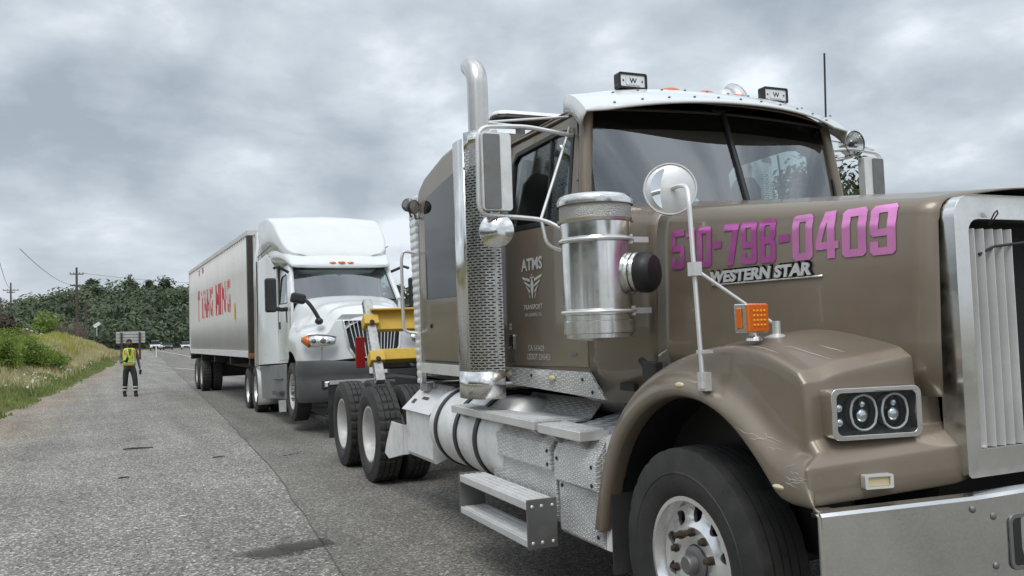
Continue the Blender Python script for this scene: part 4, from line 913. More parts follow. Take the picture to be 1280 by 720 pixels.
# cab shell
def side(s, x0=1.0):
    def f(a, z, d):
        q = x0-max(0, z-2.25)*.11-d; return Vector((s*q, a, z))
    return f
winP = [(1.46, 2.26), (2.44, 2.30), (2.46, 2.34), (2.44, 2.80), (2.38, 2.87), (1.72, 2.88), (1.58, 2.86), (1.46, 2.80)]
winI = [(1.50, 2.30), (2.40, 2.335), (2.40, 2.80), (2.34, 2.84), (1.72, 2.85), (1.60, 2.83), (1.50, 2.76)]
def grow(poly, d):
    c = Vector((sum(p[0] for p in poly)/len(poly), sum(p[1] for p in poly)/len(poly)))
    return [tuple(Vector(p)+(Vector(p)-c).normalized()*d) for p in poly]
for s in (-1, 1):
    f = side(s)
    b = MB(); b.slab([(1.27, 1.17), (2.70, 1.27), (2.72, 2.25), (2.72, 2.99), (1.36, 2.99), (1.27, 2.35)], [grow(winP, .02)], f, .05); b.build('cab_side', P_, T, bev=.006)
    # door with its own seam
    b = MB(); b.slab([(1.285, 1.36), (2.60, 1.345), (2.615, 1.36), (2.62, 2.25), (2.60, 2.88), (2.55, 2.93), (1.50, 2.935), (1.40, 2.90), (1.33, 2.6), (1.285, 2.25)], [winP], lambda a, z, d: f(a, z, d-.012), .04)
    D = b.build('door', P_, T, bev=.007, seg=2)
    b = MB(); b.slab(grow(winP, -.002), [winI], lambda a, z, d: f(a, z, d-.016), .03); b.build('window_seal', M['black'], D, bev=.005)
    b = MB(); b.slab(grow(winI, .01), [], lambda a, z, d: f(a, z, d+.002), .005); b.build('window', M['glassd'], D)
    b = MB(); b.tube([f(a, z, -.006) for a, z in [(1.80, 2.31), (1.80, 2.84)]], .008, 6); b.build('window_divider', M['black'], D)
    b = MB(); b.slab(rrect(2.37, 2.47, 1.46, 1.57, .015), [rrect(2.385, 2.455, 1.475, 1.555, .008)], lambda a, z, d: f(a, z, d-.022), .014); hd = b.build('door_handle', CH, D, bev=.002)
    b = MB(); b.slab(rrect(2.385, 2.455, 1.475, 1.555, .008), [], lambda a, z, d: f(a, z, d-.014), .004); b.bb(s*1.018, s*1.026, 2.40, 2.42, 1.48, 1.55); b.build('latch', M['black'], hd)
    b = MB(); b.slab(rrect(2.36, 2.50, 1.38, 1.415, .004), [], lambda a, z, d: f(a, z, d-.016), .004); b.slab(rrect(1.42, 1.50, 1.43, 1.45, .004), [], lambda a, z, d: f(a, z, d-.016), .004); b.build('badge_plate', M['steel'], D)
    # lettering on the doors
    ux = (0, s, 0) if s > 0 else (0, -1, 0); xo = s*1.0165
    text('door_lettering', 'ATMS', .085, M['silver'], (xo, 2.03, 2.0), ux, (0, 0, 1), D, align='c', width=.34, bold=.03, ext=0)
    text('door_lettering', 'TRANSPORT', .034, M['silver'], (xo, 2.03, 1.735), ux, (0, 0, 1), D, align='c', width=.30, bold=.01)
    text('door_lettering', 'SAN LEANDRO, CA.', .026, M['silver'], (xo, 2.03, 1.685), ux, (0, 0, 1), D, align='c', width=.27)
    text('door_lettering', 'CA 543429', .038, M['silver'], (xo, 2.0, 1.455), ux, (0, 0, 1), D, align='c', width=.25)
    text('door_lettering', 'USDOT 3245453', .04, M['silver'], (xo, 1.97, 1.395), ux, (0, 0, 1), D, align='c', width=.36)
    b = MB(); u = s if s > 0 else -1; fz = lambda a, z: Vector((xo, 2.03+u*a, z))
    def poly(pts, m=b):  # thin flat decal piece
        m.add([fz(*p) for p in pts], [tuple(range(len(pts)))])
    for q in (-1, 1):
        for k in range(4):
            z0 = 1.965-k*.03; w0 = .165-.028*k; poly([(q*.035, z0-.022-.01*k), (q*w0, z0), (q*(w0-.02), z0-.020), (q*.035, z0-.042-.01*k)])
    poly([(-.028, 1.90), (0, 1.80), (.028, 1.90), (.012, 1.93), (0, 1.97), (-.012, 1.93)])
    for k in range(5):
        a = R_(72*k+90); poly([(.03*math.cos(a+q2), 1.945+.03*math.sin(a+q2)) for q2 in (-.25, 0, .25)]+[(0, 1.945)])
    b.build('winged_emblem', M['silver'], D, ang=0, recalc=False)
    b = MB(); 
    for r_ in range(2):
        for c_ in range(2): b.slab(rrect(2.41+.022*c_, 2.428+.022*c_, 1.60+.026*r_, 1.622+.026*r_, .002), [], lambda a, z, d: f(a, z, d-.0145), .002)
    b.build('sticker', M['silver'], D)
    # A pillar and drip rail
    b = MB(); b.tube([(s*1.0, 1.262, 2.28), (s*.985, 1.28, 2.5), (s*.93, 1.33, 2.96)], .042, 12); b.build('windshield_pillar', P_, T)
    b = MB(); b.tube(fillet([f(1.37, 2.5, -.014), f(1.43, 2.95, -.014), f(2.64, 2.965, -.014), f(2.67, 2.3, -.014)], .06), .012, 6); b.build('drip_rail', P_, T)
    # skirt of tread plate under the door
    b = MB(); b.slab([(2.60, 1.335), (2.46, 1.255), (2.36, 1.215), (1.06, 1.185), (1.24, 1.335)], [], lambda a, z, d: Vector((s*(1.035-d), a, z)), .02)
    K = b.build('tread_plate_skirt', M['plate2'], T, bev=.003)
    for y_ in (2.42, 1.72): MB().ell((s*1.045, y_, 1.285), (.014, .048, .019), 14, 8).build('marker_lamp', M['cream'], K)
    b = MB()
    for (y_, z_) in ((2.05, 1.29), (1.32, 1.29), (2.5, 1.30), (1.2, 1.22)): b.ell((s*1.037, y_, z_), (.006, .012, .012), 8, 6)
    b.build('bolts', M['black'], K)
b = MB(); b.bb(-.97, .97, 2.68, 2.72, 1.27, 1.5); b.bb(-.97, -.5, 2.68, 2.72, 1.5, 2.97); b.bb(.5, .97, 2.68, 2.72, 1.5, 2.97); b.bb(-.5, .5, 2.68, 2.72, 2.75, 2.97); b.build('cab_back', P_, T)
b = MB(); b.bb(-.97, .97, .85, 2.68, 1.24, 1.28); b.build('cab_floor', M['int'], T)
# cab roof
def roofsec(y, w, ze, zc, n=12):
    out = []
    for k in range(n+1):
        u = -1+2*k/n; a = abs(u); out.append(Vector((u*w, y, ze+(zc-ze)*(1-a**3.2))))
    return out
b = MB(); b.grid([roofsec(1.22, .925, 2.90, 3.0), roofsec(1.34, .925, 2.965, 3.09), roofsec(1.6, .925, 2.985, 3.12), roofsec(2.2, .925, 2.985, 3.12), roofsec(2.66, .925, 2.975, 3.10), roofsec(2.72, .92, 2.95, 3.05), roofsec(2.74, .92, 2.9, 2.9)])
b.build('cab_roof', P_, T, sol=.01)
b = MB(); b.bb(-.9, .9, 1.36, 2.66, 2.90, 2.93); b.build('headliner', M['int'], T)
# windshield
def wsf(x, t, off=0):
    a = abs(x); y0 = 1.0+.24*(a/.95)**2; y1 = 1.22+.10*(a/.93)**2; z0 = 2.295; z1 = 2.94-.01*a
    return Vector((x, lerp(y0, y1, t)+off, lerp(z0, z1, t)))
b = MB(); b.grid([[wsf(lerp(-.95, .95, i/24), j/10) for i in range(25)] for j in range(9)]); b.build('windshield', M['glass'], T)
b = MB(); b.grid([[wsf(lerp(-.95, .95, i/24), t) for i in range(25)] for t in (.8, .9, 1)]); b.build('windshield_band', M['glassband'], T)
b = MB(); b.tube([wsf(0, -.03, -.004), wsf(0, 1, -.004)], .02, 8); b.build('center_post', M['black'], T)
b = MB(); b.tube(fillet([wsf(lerp(-.95, .95, i/12), 0, -.003) for i in range(13)]+[wsf(lerp(.95, -.95, i/12), 1, -.003) for i in range(13)], .02, closed=True), .012, 6, closed=True); b.build('windshield_seal', M['black'], T)
for x0, x1 in ((-.62, -.12), (.12, .62)): b = MB(); b.tube([wsf(x0, .02, -.03), wsf((x0+x1)/2, .05, -.03), wsf(x1, .03, -.03)], .007, 6); b.tube([wsf((x0+x1)/2, .05, -.035), wsf((x0+x1)/2-.1, -.04, -.03)], .009, 6); b.build('wiper', M['black'], T)
# interior
b = MB(); b.bb(-.93, .93, 1.10, 1.50, 1.9, 2.27); b.build('dashboard', M['int'], T, bev=.05)
for x in (-.5, .5):
    b = MB(); b.box((x, 2.15, 1.85), (.5, .5, .14)); b.box((x, 2.42, 2.18), (.48, .14, .6), Matrix.Rotation(R_(-8), 3, 'X')); b.box((x, 2.45, 2.58), (.26, .1, .2)); b.bb(x-.2, x+.2, 2.0, 2.35, 1.28, 1.78); b.build('seat', M['intl'], T, bev=.04)
b = MB(); b.tube([Vector((.5+.22*math.cos(a), 1.62+.22*.5*math.sin(a), 2.2+.22*.85*math.sin(a))) for a in [math.pi*2*k/24 for k in range(24)]], .014, 8, closed=True); b.tube([(.5, 1.62, 2.2), (.5, 1.4, 1.95)], .03); b.bb(.3, .7, 1.61, 1.63, 2.18, 2.22); b.build('steering_wheel', M['black'], T)
b = MB(); b.add([(-.55, 1.07, 2.30), (-.30, 1.03, 2.30), (-.36, 1.12, 2.42)], [(0, 1, 2)]); b.add([(-.6, 1.12, 2.29), (-.38, 1.1, 2.29), (-.5, 1.3, 2.36)], [(0, 1, 2)]); b.build('papers_on_dashboard', mat('paper_teal', (.35, .62, .60), .7), T, sol=.003)
# visor
def vis(u, v):  # u -1..1, v 0..1 rear-top to front-low
    a = abs(u); x = u*1.03
    yb = 1.44; yf = .97+.26*a**2
    ztop = 3.118-.10*a**3.0; zf = 2.94-.07*a**2.5
    t = v; y = lerp(yb, yf, t); z = ztop+(zf-ztop)*(t**1.7)
    if a > .86: w = (a-.86)/.14; z -= .09*w*w*(1-.25*t); x = math.copysign(1.0+.03*math.sin(w*1.5), u)*(.91+.09*1)
    return Vector((x, y, z))
b = MB(); b.grid([[vis(-1+2*i/40, j/8) for i in range(41)] for j in range(9)]); b.build('sun_visor', M['white'], T, sol=.012, ang=50)
b = MB()
for i in range(11): u = -.8+.16*i; p = vis(u, .86); b.ell(p+Vector((0, -.006, .008)), (.009, .009, .006), 8, 6); q = vis(u+.06, .45); b.ell(q+Vector((0, 0, .009)), (.009, .009, .006), 8, 6)
b.build('visor_rivets', M['steel'], T)
for u in (-.26, 0, .26):
    p = vis(u, .12); MB().ell(p+Vector((0, 0, .004)), (.07, .035, .022), 14, 8).build('roof_marker_lamp', M['amber'], T)
for x in (-.57, .57):
    zc = 3.15; b = MB(); b.slab(rrect(x-.105, x+.105, zc-.052, zc+.052, .014), [rrect(x-.09, x+.09, zc-.038, zc+.038, .008)], lambda a, z, d: Vector((a, 1.36+d, z)), .06); b.bb(x-.02, x+.02, 1.38, 1.40, 3.05, zc-.05)
    o = b.build('roof_lamp', M['blackg'], T, bev=.004)
    b = MB(); b.slab(rrect(x-.089, x+.089, zc-.037, zc+.037, .006), [], lambda a, z, d: Vector((a, 1.366+d, z)), .02); b.build('cover', M['alu_w'], o, bev=.004)
    b = MB(); b.slab(rrect(x-.05, x+.05, zc-.026, zc+.026, .004), [], lambda a, z, d: Vector((a, 1.361+d, z)), .004); b.build('badge', M['white'], o, bev=.001)
    text('lettering', 'W', .034, M['black'], (x, 1.3595, zc-.017), (1, 0, 0), (0, 0, 1), o, align='c', width=.055, bold=.02)
    b = MB()
    for q in (-.07, .07): b.ell((x+q, 1.364, zc), (.006, .004, .006), 8, 6)
    b.build('screws', M['black'], o)
b = MB(); b.lathe([(.001, 3.24), (.05, 3.225), (.085, 3.17), (.09, 3.10)], (.33, 1.62, 0), 'z', 16); b.build('antenna_dome', M['white'], T)
b = MB(); b.tube([(-.62, 1.9, 3.1), (-.62, 1.9, 3.14), ], .012); b.bb(-.64, -.60, 1.75, 1.95, 3.13, 3.16); b.build('roof_bracket', M['alu'], T)

# sleeper box
def rsec(y, w, z0, z1, r=.06, crown=.05):
    p = rrect(-w, w, z0, z1, [.02, .02, r, r], 5); return [Vector((a, y, z+(crown*(1-(a/w)**2) if z > z1-r*.5 else 0))) for a, z in p]
b = MB(); b.loft([rsec(2.80, 1.08, 1.24, 3.12), rsec(3.0, 1.10, 1.24, 3.15), rsec(3.6, 1.10, 1.24, 3.11), rsec(4.1, 1.10, 1.24, 3.01), rsec(4.25, 1.10, 1.24, 2.94), rsec(4.32, 1.09, 1.24, 2.88)]); b.build('sleeper', P_, T, ang=40)
b = MB(); b.loft([rsec(2.70, .9, 1.3, 2.95), rsec(2.82, .9, 1.3, 2.95)]); b.build('cab_boot', M['black'], T)
for s in (-1, 1):
    fs = lambda a, z, d, s=s: Vector((s*(1.104-d), a, z))
    b = MB(); b.slab([(3.0, 1.88), (4.09, 1.90), (4.10, 2.72), (4.04, 2.80), (3.05, 2.93), (3.0, 2.9)], [], fs, .01); b.build('sleeper_window', M['privacy'], T, bev=.003)
    b = MB(); b.slab([(2.9, 1.24), (4.3, 1.24), (4.3, 1.33), (2.9, 1.33)], [], lambda a, z, d: fs(a, z, d-.004), .01); b.build('sleeper_sill', M['alu'], T, bev=.003)
    b = MB(); b.slab([(2.95, 1.345), (4.18, 1.345), (4.18, 1.36), (2.95, 1.36)], [], lambda a, z, d: fs(a, z, d-.002), .006); b.ell((s*1.106, 3.98, 1.66), (.008, .022, .022), 12, 8); b.build('sleeper_latch', M['black'], T)
    # quilted stainless rear corner
    b = MB(); zs = [1.14+.01*k for k in range(174)]; g = []
    for z in zs:
        t = (z-1.14)/1.74; wv = .006*abs(math.sin(z*math.pi/.07)); g.append([Vector((s*(1.09+wv), 4.325, z)), Vector((s*(1.10+wv), 4.37, z)), Vector((s*(1.09+wv), lerp(4.46, 4.60, t), z)), Vector((s*(1.0), lerp(4.50, 4.64, t), z))])
    b.grid(g); b.build('stainless_corner_panel', M['alu'], T, sol=.006, ang=60)
b = MB(); b.bb(-1.0, 1.0, 4.33, 4.47, 1.2, 2.85); b.build('sleeper_back', M['alu_w'], T)

# light bar over the sleeper
b = MB()
b.loft([[Vector((x, 3.05+.13*q*math.cos(a), 3.30+.055*q*math.sin(a)-.01)) for a in [math.pi*2*k/14 for k in range(14)]] for x, q in ((-.86, .25), (-.84, .7), (-.78, 1), (.78, 1), (.84, .7), (.86, .25))])
lb = b.build('light_bar', M['black'], T, ang=40)
b = MB(); b.loft([[Vector((x, 3.05+.12*q*math.cos(a), 3.318+.05*q*math.sin(a))) for a in [math.pi*k/9 for k in range(10)]] for x, q in ((-.85, .3), (-.82, .8), (-.76, 1), (.76, 1), (.82, .8), (.85, .3))]); b.build('lens', M['alu_w'], lb, ang=40)
b = MB()
for x in (-.6, .6): b.bb(x-.02, x+.02, 3.0, 3.1, 3.08, 3.27)
b.build('mount', M['steel'], lb)

# exhaust stacks with heat shields
MS = mat('perforated_shield', (.62, .61, .59), .25, 1, dirt=.4, dcol=(.35, .32, .28), dscale=6); holes(MS, .040, .019, h=.46)
for s in (-1, 1):
    cx0, cy0 = s*1.185, 2.49
    pts = [(cx0, cy0, 1.5), (cx0, cy0, 3.38)]+[(cx0, cy0+.19*(1-math.cos(a)), 3.38+.19*math.sin(a)) for a in [R_(12*k) for k in range(1, 7)]]
    b = MB(); b.tube(pts, [.076]*len(pts), 24, caps=False); b.tube(pts, [.070]*len(pts), 24, caps=False)
    b.build('exhaust_stack', mat('heat_dulled_chrome', (.66, .64, .61), .27, 1, dirt=.3, dcol=(.38, .35, .31), dscale=4, var=.06), T)
    b = MB(); b.lathe([(.12, 1.3), (.125, 1.35), (.125, 2.7), (.07, 2.8)], (cx0, cy0, 0), 'z', 24); b.build('muffler', M['dark'], T)
    # outer shield: half octagon open to the cab
    r_ = .19; angs = [-110, -60, -22, 14, 52, 100]
    def sp(a): return Vector((cx0+s*r_*math.cos(R_(a)), cy0-r_*math.sin(R_(a))*1.42, 0))
    raw = [sp(a) for a in angs]; path = fillet(raw, .05, 4)
    dist = [0]
    for p, q in zip(path, path[1:]): dist.append(dist[-1]+(q-p).length)
    tot = dist[-1]
    def strip(z0, z1, i0, i1, grow_=0):
        m = MB(); m.grid([[Vector((cx0+(p.x-cx0)*(1+grow_), cy0+(p.y-cy0)*(1+grow_), z)) for z in (z0, z1)] for p in path[i0:i1]]); return m
    def uvf(co):
        a = math.atan2(-(co.y-cy0), s*(co.x-cx0)); return (a*r_, co.z)
    n_ = len(path); k1 = next(i for i, p in enumerate(path) if math.atan2(-(p.y-cy0)/1.42, s*(p.x-cx0)) > R_(34))
    strip(1.13, 1.32, 0, n_).build('heat_shield', CH, T, sol=.003)
    hs = strip(1.32, 2.96, 0, k1).build('heat_shield', CH, T, sol=.003)
    strip(1.32, 2.88, k1-1, n_).build('perforated_shield', MS, T, uv=uvf)
    strip(2.88, 3.0, k1-1, n_).build('heat_shield', CH, T, sol=.003)
    b = MB()
    for z in (1.5, 2.1, 2.75): p = path[k1-1]; b.ell((p.x, p.y, z), (.008, .008, .008), 8, 6)
    b.build('shield_bolts', M['steel'], T)
    b = MB(); b.tube(fillet([(cx0, cy0-.215, 1.40), (cx0, cy0-.235, 1.44), (cx0, cy0-.235, 2.20), (cx0, cy0-.215, 2.24)], .03), .016, 8)
    b.build('grab_rail', CH, T)

# horns / work lamps at the sleeper's rear top and grab handle
for s in (-1, 1):
    for q in (0, 1):
        w_ = empty('work_lamp', (0, 0, 0)); w_.parent = T
        cc = Vector((s*(1.14+.02*q), 4.46-.22*q, 2.80-.05*q)); R3 = Matrix.Rotation(R_(25*q), 3, 'Z')
        b = MB(); b.lathe([(.001, .055), (.035, .05), (.060, .015), (.064, -.01), (.062, -.025)], (0, 0, 0), 'y', 20)
        b.V = [tuple(cc+R3 @ Vector(v)) for v in b.V]; bpy.data.objects.remove(w_); w_ = b.build('work_lamp', M['black'], T)
        b = MB(); b.lathe([(.001, -.02), (.06, -.018)], (0, 0, 0), 'y', 20); b.V = [tuple(cc+R3 @ Vector(v)) for v in b.V]; b.build('lens', M['lens'], w_)
        b = MB(); b.tube([cc+Vector((0, 0, -.02)), cc+Vector((-s*.03, .02, -.11)), cc+Vector((-s*.06, .0, -.1))], .01, 6); b.build('bracket', M['steel'], w_)
    b = MB(); b.tube(fillet([(s*1.10, 4.44, 2.35), (s*1.20, 4.46, 2.37), (s*1.22, 4.46, 2.3), (s*1.22, 4.45, 1.62), (s*1.1, 4.42, 1.6)], .06), .015, 10); b.build('grab_handle', M['alu'], T)
b = MB(); b.tube([(-1.08, 4.5, 2.34), (-1.08, 4.52, 2.62)], .004, 6); b.build('whip_antenna', M['black'], T)

# air cleaners
for s in (-1, 1):
    o_ = (s*1.225, .75, 0); 
    b = MB(); b.lathe([(.09, 1.53), (0.178, 1.545), (0.178, 1.565), (0.190, 1.57), (0.190, 1.63), (0.185, 1.635), (0.185, 1.66), (0.191, 1.665), (0.191, 1.69), (0.185, 1.695), (0.185, 2.04), (0.196, 2.045), (0.196, 2.065), (0.189, 2.07), (0.189, 2.145), (0.202, 2.15), (0.205, 2.165), (0.196, 2.17)], o_, 'z', 56)
    A = b.build('air_cleaner', CH, T, ang=40)
    MSC = mat('fine_screen', (.50, .49, .47), .35, 1, dirt=.3, bump=.8, bscale=160)
    b = MB(); b.lathe([(0.191, 2.17), (0.191, 2.245)], o_, 'z', 56); b.build('intake_screen', MSC, A)
    b = MB(); b.lathe([(0.202, 2.24), (0.205, 2.262), (0.196, 2.285), (0.178, 2.295), (.001, 2.30)], o_, 'z', 56); b.build('lid', CH, A, ang=50)
    b = MB()
    for z in (1.68, 2.055, 2.16): b.lathe([(0.198, z-.008), (0.201, z), (0.198, z+.008)], o_, 'z', 48)
    for z in (1.68, 2.055): b.box((s*1.1, .63, z), (.03, .04, .05)); b.box((s*1.06, .65, z), (0.184, .02, .03))
    b.build('clamp_band', M['alu'], A)
    R3 = Matrix.Rotation(R_(-s*32), 3, 'Z'); ec = Vector((s*1.05, .55, 1.875)); b = MB(); b.lathe([(.001, -.062), (.045, -.060), (.085, -.050), (.104, -.028), (.108, .0), (.104, .03), (.10, .04), (.10, .16)], (0, 0, 0), 'y', 28); b.V = [tuple(ec+R3 @ Vector(v)) for v in b.V]; b.build('intake_elbow', M['black'], A)
    b = MB()
    for y_ in (.045, .075, .10): b.lathe([(.102, y_-.012), (.109, y_), (.102, y_+.012)], (0, 0, 0), 'y', 28)
    b.V = [tuple(ec+R3 @ Vector(v)) for v in b.V]; b.build('hose_clamp', CH, A)
    b = MB(); b.tube([(s*1.0, .72, 1.42), (s*.985, .60, 1.33), (s*.99, .52, 1.27)], [.02, .028, .02], 8); b.bb(s*.97, s*1.02, .55, .68, 1.30, 1.41); b.build('rubber_hood_latch', M['black'], T, bev=.008)

# phone number and chrome script on the hood, both sides
for s in (-1, 1):
    u = -1 if s < 0 else 1
    ds = ['5', '1', '0', '-', '7', '9', '8', '-', '0', '4', '0', '9']
    wd = [.092, .060, .092, .05, .092, .092, .092, .06, .105, .112, .112, .112]; gap = .016
    k = 1.25/(sum(wd)+gap*11); yy = .545 if s < 0 else .545-1.25
    for i, (d, w_) in enumerate(zip(ds, wd)):
        prog = (sum(wd[:i])+gap*i)*k; ypos = yy+u*prog
        zb = lerp(1.885, 1.850, prog/1.25) if s < 0 else lerp(1.850, 1.885, prog/1.25)
        decal('phone_number', DIG[d], w_*k, .202, M['purple'] if i < 8 else M['pink'], (s*.9, ypos, zb), (0, u, 0), (0, 0, 1), hood, bvH, off=.0068, cells=.015)
    a0, z0 = (.27, 1.79) if s < 0 else (-.36, 1.79)
    text('name_script', 'WESTERN STAR', .068, M['blackg'], (s*.9, a0, z0+.004), (0, u, 0.0), (0, 0, 1), hood, bvh=bvH, off=.009, width=.60, bold=.07, shear=.15, cells=.05)
    b = text('name_script', 'WESTERN STAR', .058, M['alu'], (s*.9, a0, z0+.006), (0, u, 0.0), (0, 0, 1), hood, bvh=bvH, off=.015, width=.585, bold=.045, shear=.15, cells=.05)
    sm = b.modifiers.new('sol', 'SOLIDIFY'); sm.thickness = .008; sm.offset = -1
    q = MB(); g = []
    for k in range(14):
        y_ = a0+u*(.64*k/13); row = []
        for z_ in (z0-.006, z0+.002): h_ = bvH.ray_cast(Vector((s*1.4, y_, z_)), Vector((-s, 0, 0))); row.append(h_[0]+Vector((s*.009, 0, 0)))
        g.append(row)
    q.grid(g); q.build('name_script_underline', CH, hood, sol=.004)
MB().ell((-.624, -.74, 1.90), (.004, .006, .006), 8, 6).build('hood_bolt', M['black'], hood)

# mirrors
def tubep(b, pts, r=.012, f=.05, n=8): b.tube(fillet(pts, f), r, n)
for s in (-1, 1):
    X = lambda v: s*v
    Mi = MB(); tubep(Mi, [(X(.98), 1.43, 2.79), (X(1.30), 1.44, 2.83), (X(1.605), 1.45, 2.81), (X(1.615), 1.45, 2.285), (X(1.36), 1.45, 2.275), (X(1.20), 1.42, 2.26), (X(1.0), 1.30, 2.12)], .014, .08)
    tubep(Mi, [(X(1.30), 1.45, 2.83), (X(1.56), 1.45, 2.84), (X(1.3), 1.48, 2.88), (X(.96), 1.52, 2.93)], .008)
    tubep(Mi, [(X(1.22), 1.425, 2.265), (X(.96), 1.50, 2.86)], .010)
    tubep(Mi, [(X(1.22), 1.425, 2.265), (X(1.2), 1.40, 2.10), (X(1.08), 1.38, 2.06), (X(1.0), 1.42, 2.08)], .011)
    mm = Mi.build('side_mirror', M['alu'], T)
    b = MB(); b.slab(rrect(-.095, .095, 2.31, 2.775, .02), [], lambda a, z, d: Vector((X(1.50)+a, 1.42+d, z)), .06); b.build('mirror_housing', M['alu_w'], mm, bev=.012, seg=3)
    b = MB(); b.slab(rrect(-.085, .02, 2.32, 2.765, .01), [], lambda a, z, d: Vector((X(1.50)+(a if s < 0 else -a), 1.412+d, z)), .01); b.build('housing_face', M['steel'], mm, bev=.003)
    b = MB(); b.slab(rrect(-.085, .085, 2.32, 2.765, .015), [], lambda a, z, d: Vector((X(1.50)+a, 1.482+d, z)), .004); b.build('mirror_glass', mat('mirror_glass', (.85, .86, .87), .02, 1), mm)
    b = MB(); R3 = Matrix.Rotation(R_(-6), 3, 'X') @ Matrix.Rotation(R_(s*26), 3, 'Z'); b.lathe([(.001, -.030), (.03, -.028), (.07, -.017), (.104, .0), (.106, .012), (.10, .015)], (0, 0, 0), 'y', 28); b.V = [tuple(Vector((X(1.50), 1.46, 2.195))+R3 @ Vector(v)) for v in b.V]; rm = b.build('round_mirror', CH, mm)
    b = MB(); b.tube([(X(1.5), 1.45, 2.2), (X(1.5), 1.45, 2.29)], .01, 6); b.build('bracket', M['steel'], rm)
    # amber turn signal
    tc_ = Vector((X(1.07), -.30, 1.615)); R3 = Matrix.Rotation(R_(s*-6), 3, 'Z')
    b = MB(); b.box(tc_+Vector((0, .012, 0)), (.125, .075, .125), R3); b.lathe([(.035, 1.52), (.03, 1.535), (.018, 1.54), (.018, 1.56)], (tc_.x, tc_.y, 0), 'z', 16); ts = b.build('turn_signal', CH, T, bev=.012)
    b = MB(); b.box(tc_+Vector((0, -.028, 0)), (.118, .02, .118), R3); b.box(tc_+Vector((X(.063), .01, 0)), (.012, .035, .09), R3); b.build('lens', M['amber'], ts, bev=.01, seg=3)
    b = MB()
    for i in range(4):
        for j in range(4): b.ell(tc_+R3 @ Vector((-.03+.02*i, -.039, -.03+.02*j)), (.006, .004, .006), 8, 6)
    b.build('diodes', M['amberl'], ts)
    # fender mirror on its post
    if s > 0: continue
    b = MB(); tubep(b, [(X(1.225), -.14, 1.345), (X(1.225), -.13, 1.55), (X(1.205), -.07, 2.14), (X(1.19), -.04, 2.215), (X(1.175), .03, 2.235), (X(1.165), .11, 2.235)], .0105, .05)
    b.lathe([(.02, 1.30), (.02, 1.33)], (X(1.225), -.14, 0.02), 'z', 10); b.bb(X(1.20), X(1.23), -.17, -.11, 1.31, 1.39)
    b.bb(X(1.17), X(1.23), -.15, -.11, 1.47, 1.485)
    fm = b.build('fender_mirror', M['alu'], T)
    b = MB(); b.tube([(X(1.215), -.105, 1.84), (X(.93), -.27, 1.585)], .008, 8); b.lathe([(.055, 1.515), (.055, 1.53), (.03, 1.54), (.018, 1.545), (.018, 1.60)], (X(.93), -.28, 0), 'z', 20); b.box((X(1.215), -.105, 1.84), (.04, .05, .06)); b.build('brace', M['alu'], fm)
    b = MB(); R3 = Matrix.Rotation(R_(-4), 3, 'X') @ Matrix.Rotation(R_(s*30), 3, 'Z'); b.lathe([(.001, -.012), (.05, -.010), (.10, -.004), (.116, .000), (.118, -.006), (.124, -.006), (.126, .004), (.124, .016), (.116, .018)], (0, 0, 0), 'y', 36); b.V = [tuple(Vector((X(1.165), .13, 2.235))+R3 @ Vector(v)) for v in b.V]; b.build('mirror_bowl', mat('scuffed_mirror_back', (.80, .80, .79), .34, .8, dirt=.5, dcol=(.45, .43, .40), dscale=16, var=.05), fm, ang=30)
    b = MB(); b.lathe([(.001, .016), (.1, .012)], (X(1.165), .13, 2.235), 'y', 30); b.build('mirror_glass', MATS['mirror_glass'], fm)
# far side spot lamp and long antenna
b = MB(); b.lathe([(.001, .09), (.05, .08), (.085, .03), (.092, -.02), (.098, -.03), (.092, -.04)], (1.33, 1.46, 2.87), 'y', 28); b.tube([(1.33, 1.46, 2.78), (1.2, 1.46, 2.75), (1.0, 1.44, 2.72)], .012); so_ = b.build('spot_lamp', CH, T)
MB().lathe([(.001, .055), (.03, .05), (.06, .025), (.088, -.03)], (1.33, 1.46, 2.87), 'y', 28).build('reflector', CH, so_); MB().ell((1.33, 1.46, 2.87), (.018, .03, .018), 10, 8).build('bulb', M['black'], so_); MB().lathe([(.001, -.045), (.06, -.042), (.092, -.034)], (1.33, 1.46, 2.87), 'y', 28).build('lens', M['clear'], so_)
b = MB(); b.tube([(1.06, 1.43, 2.6), (1.06, 1.43, 2.75)], .014, 8); b.tube([(1.06, 1.43, 2.75), (1.06, 1.40, 3.5)], .007, 6); b.build('radio_antenna', M['black'], T)

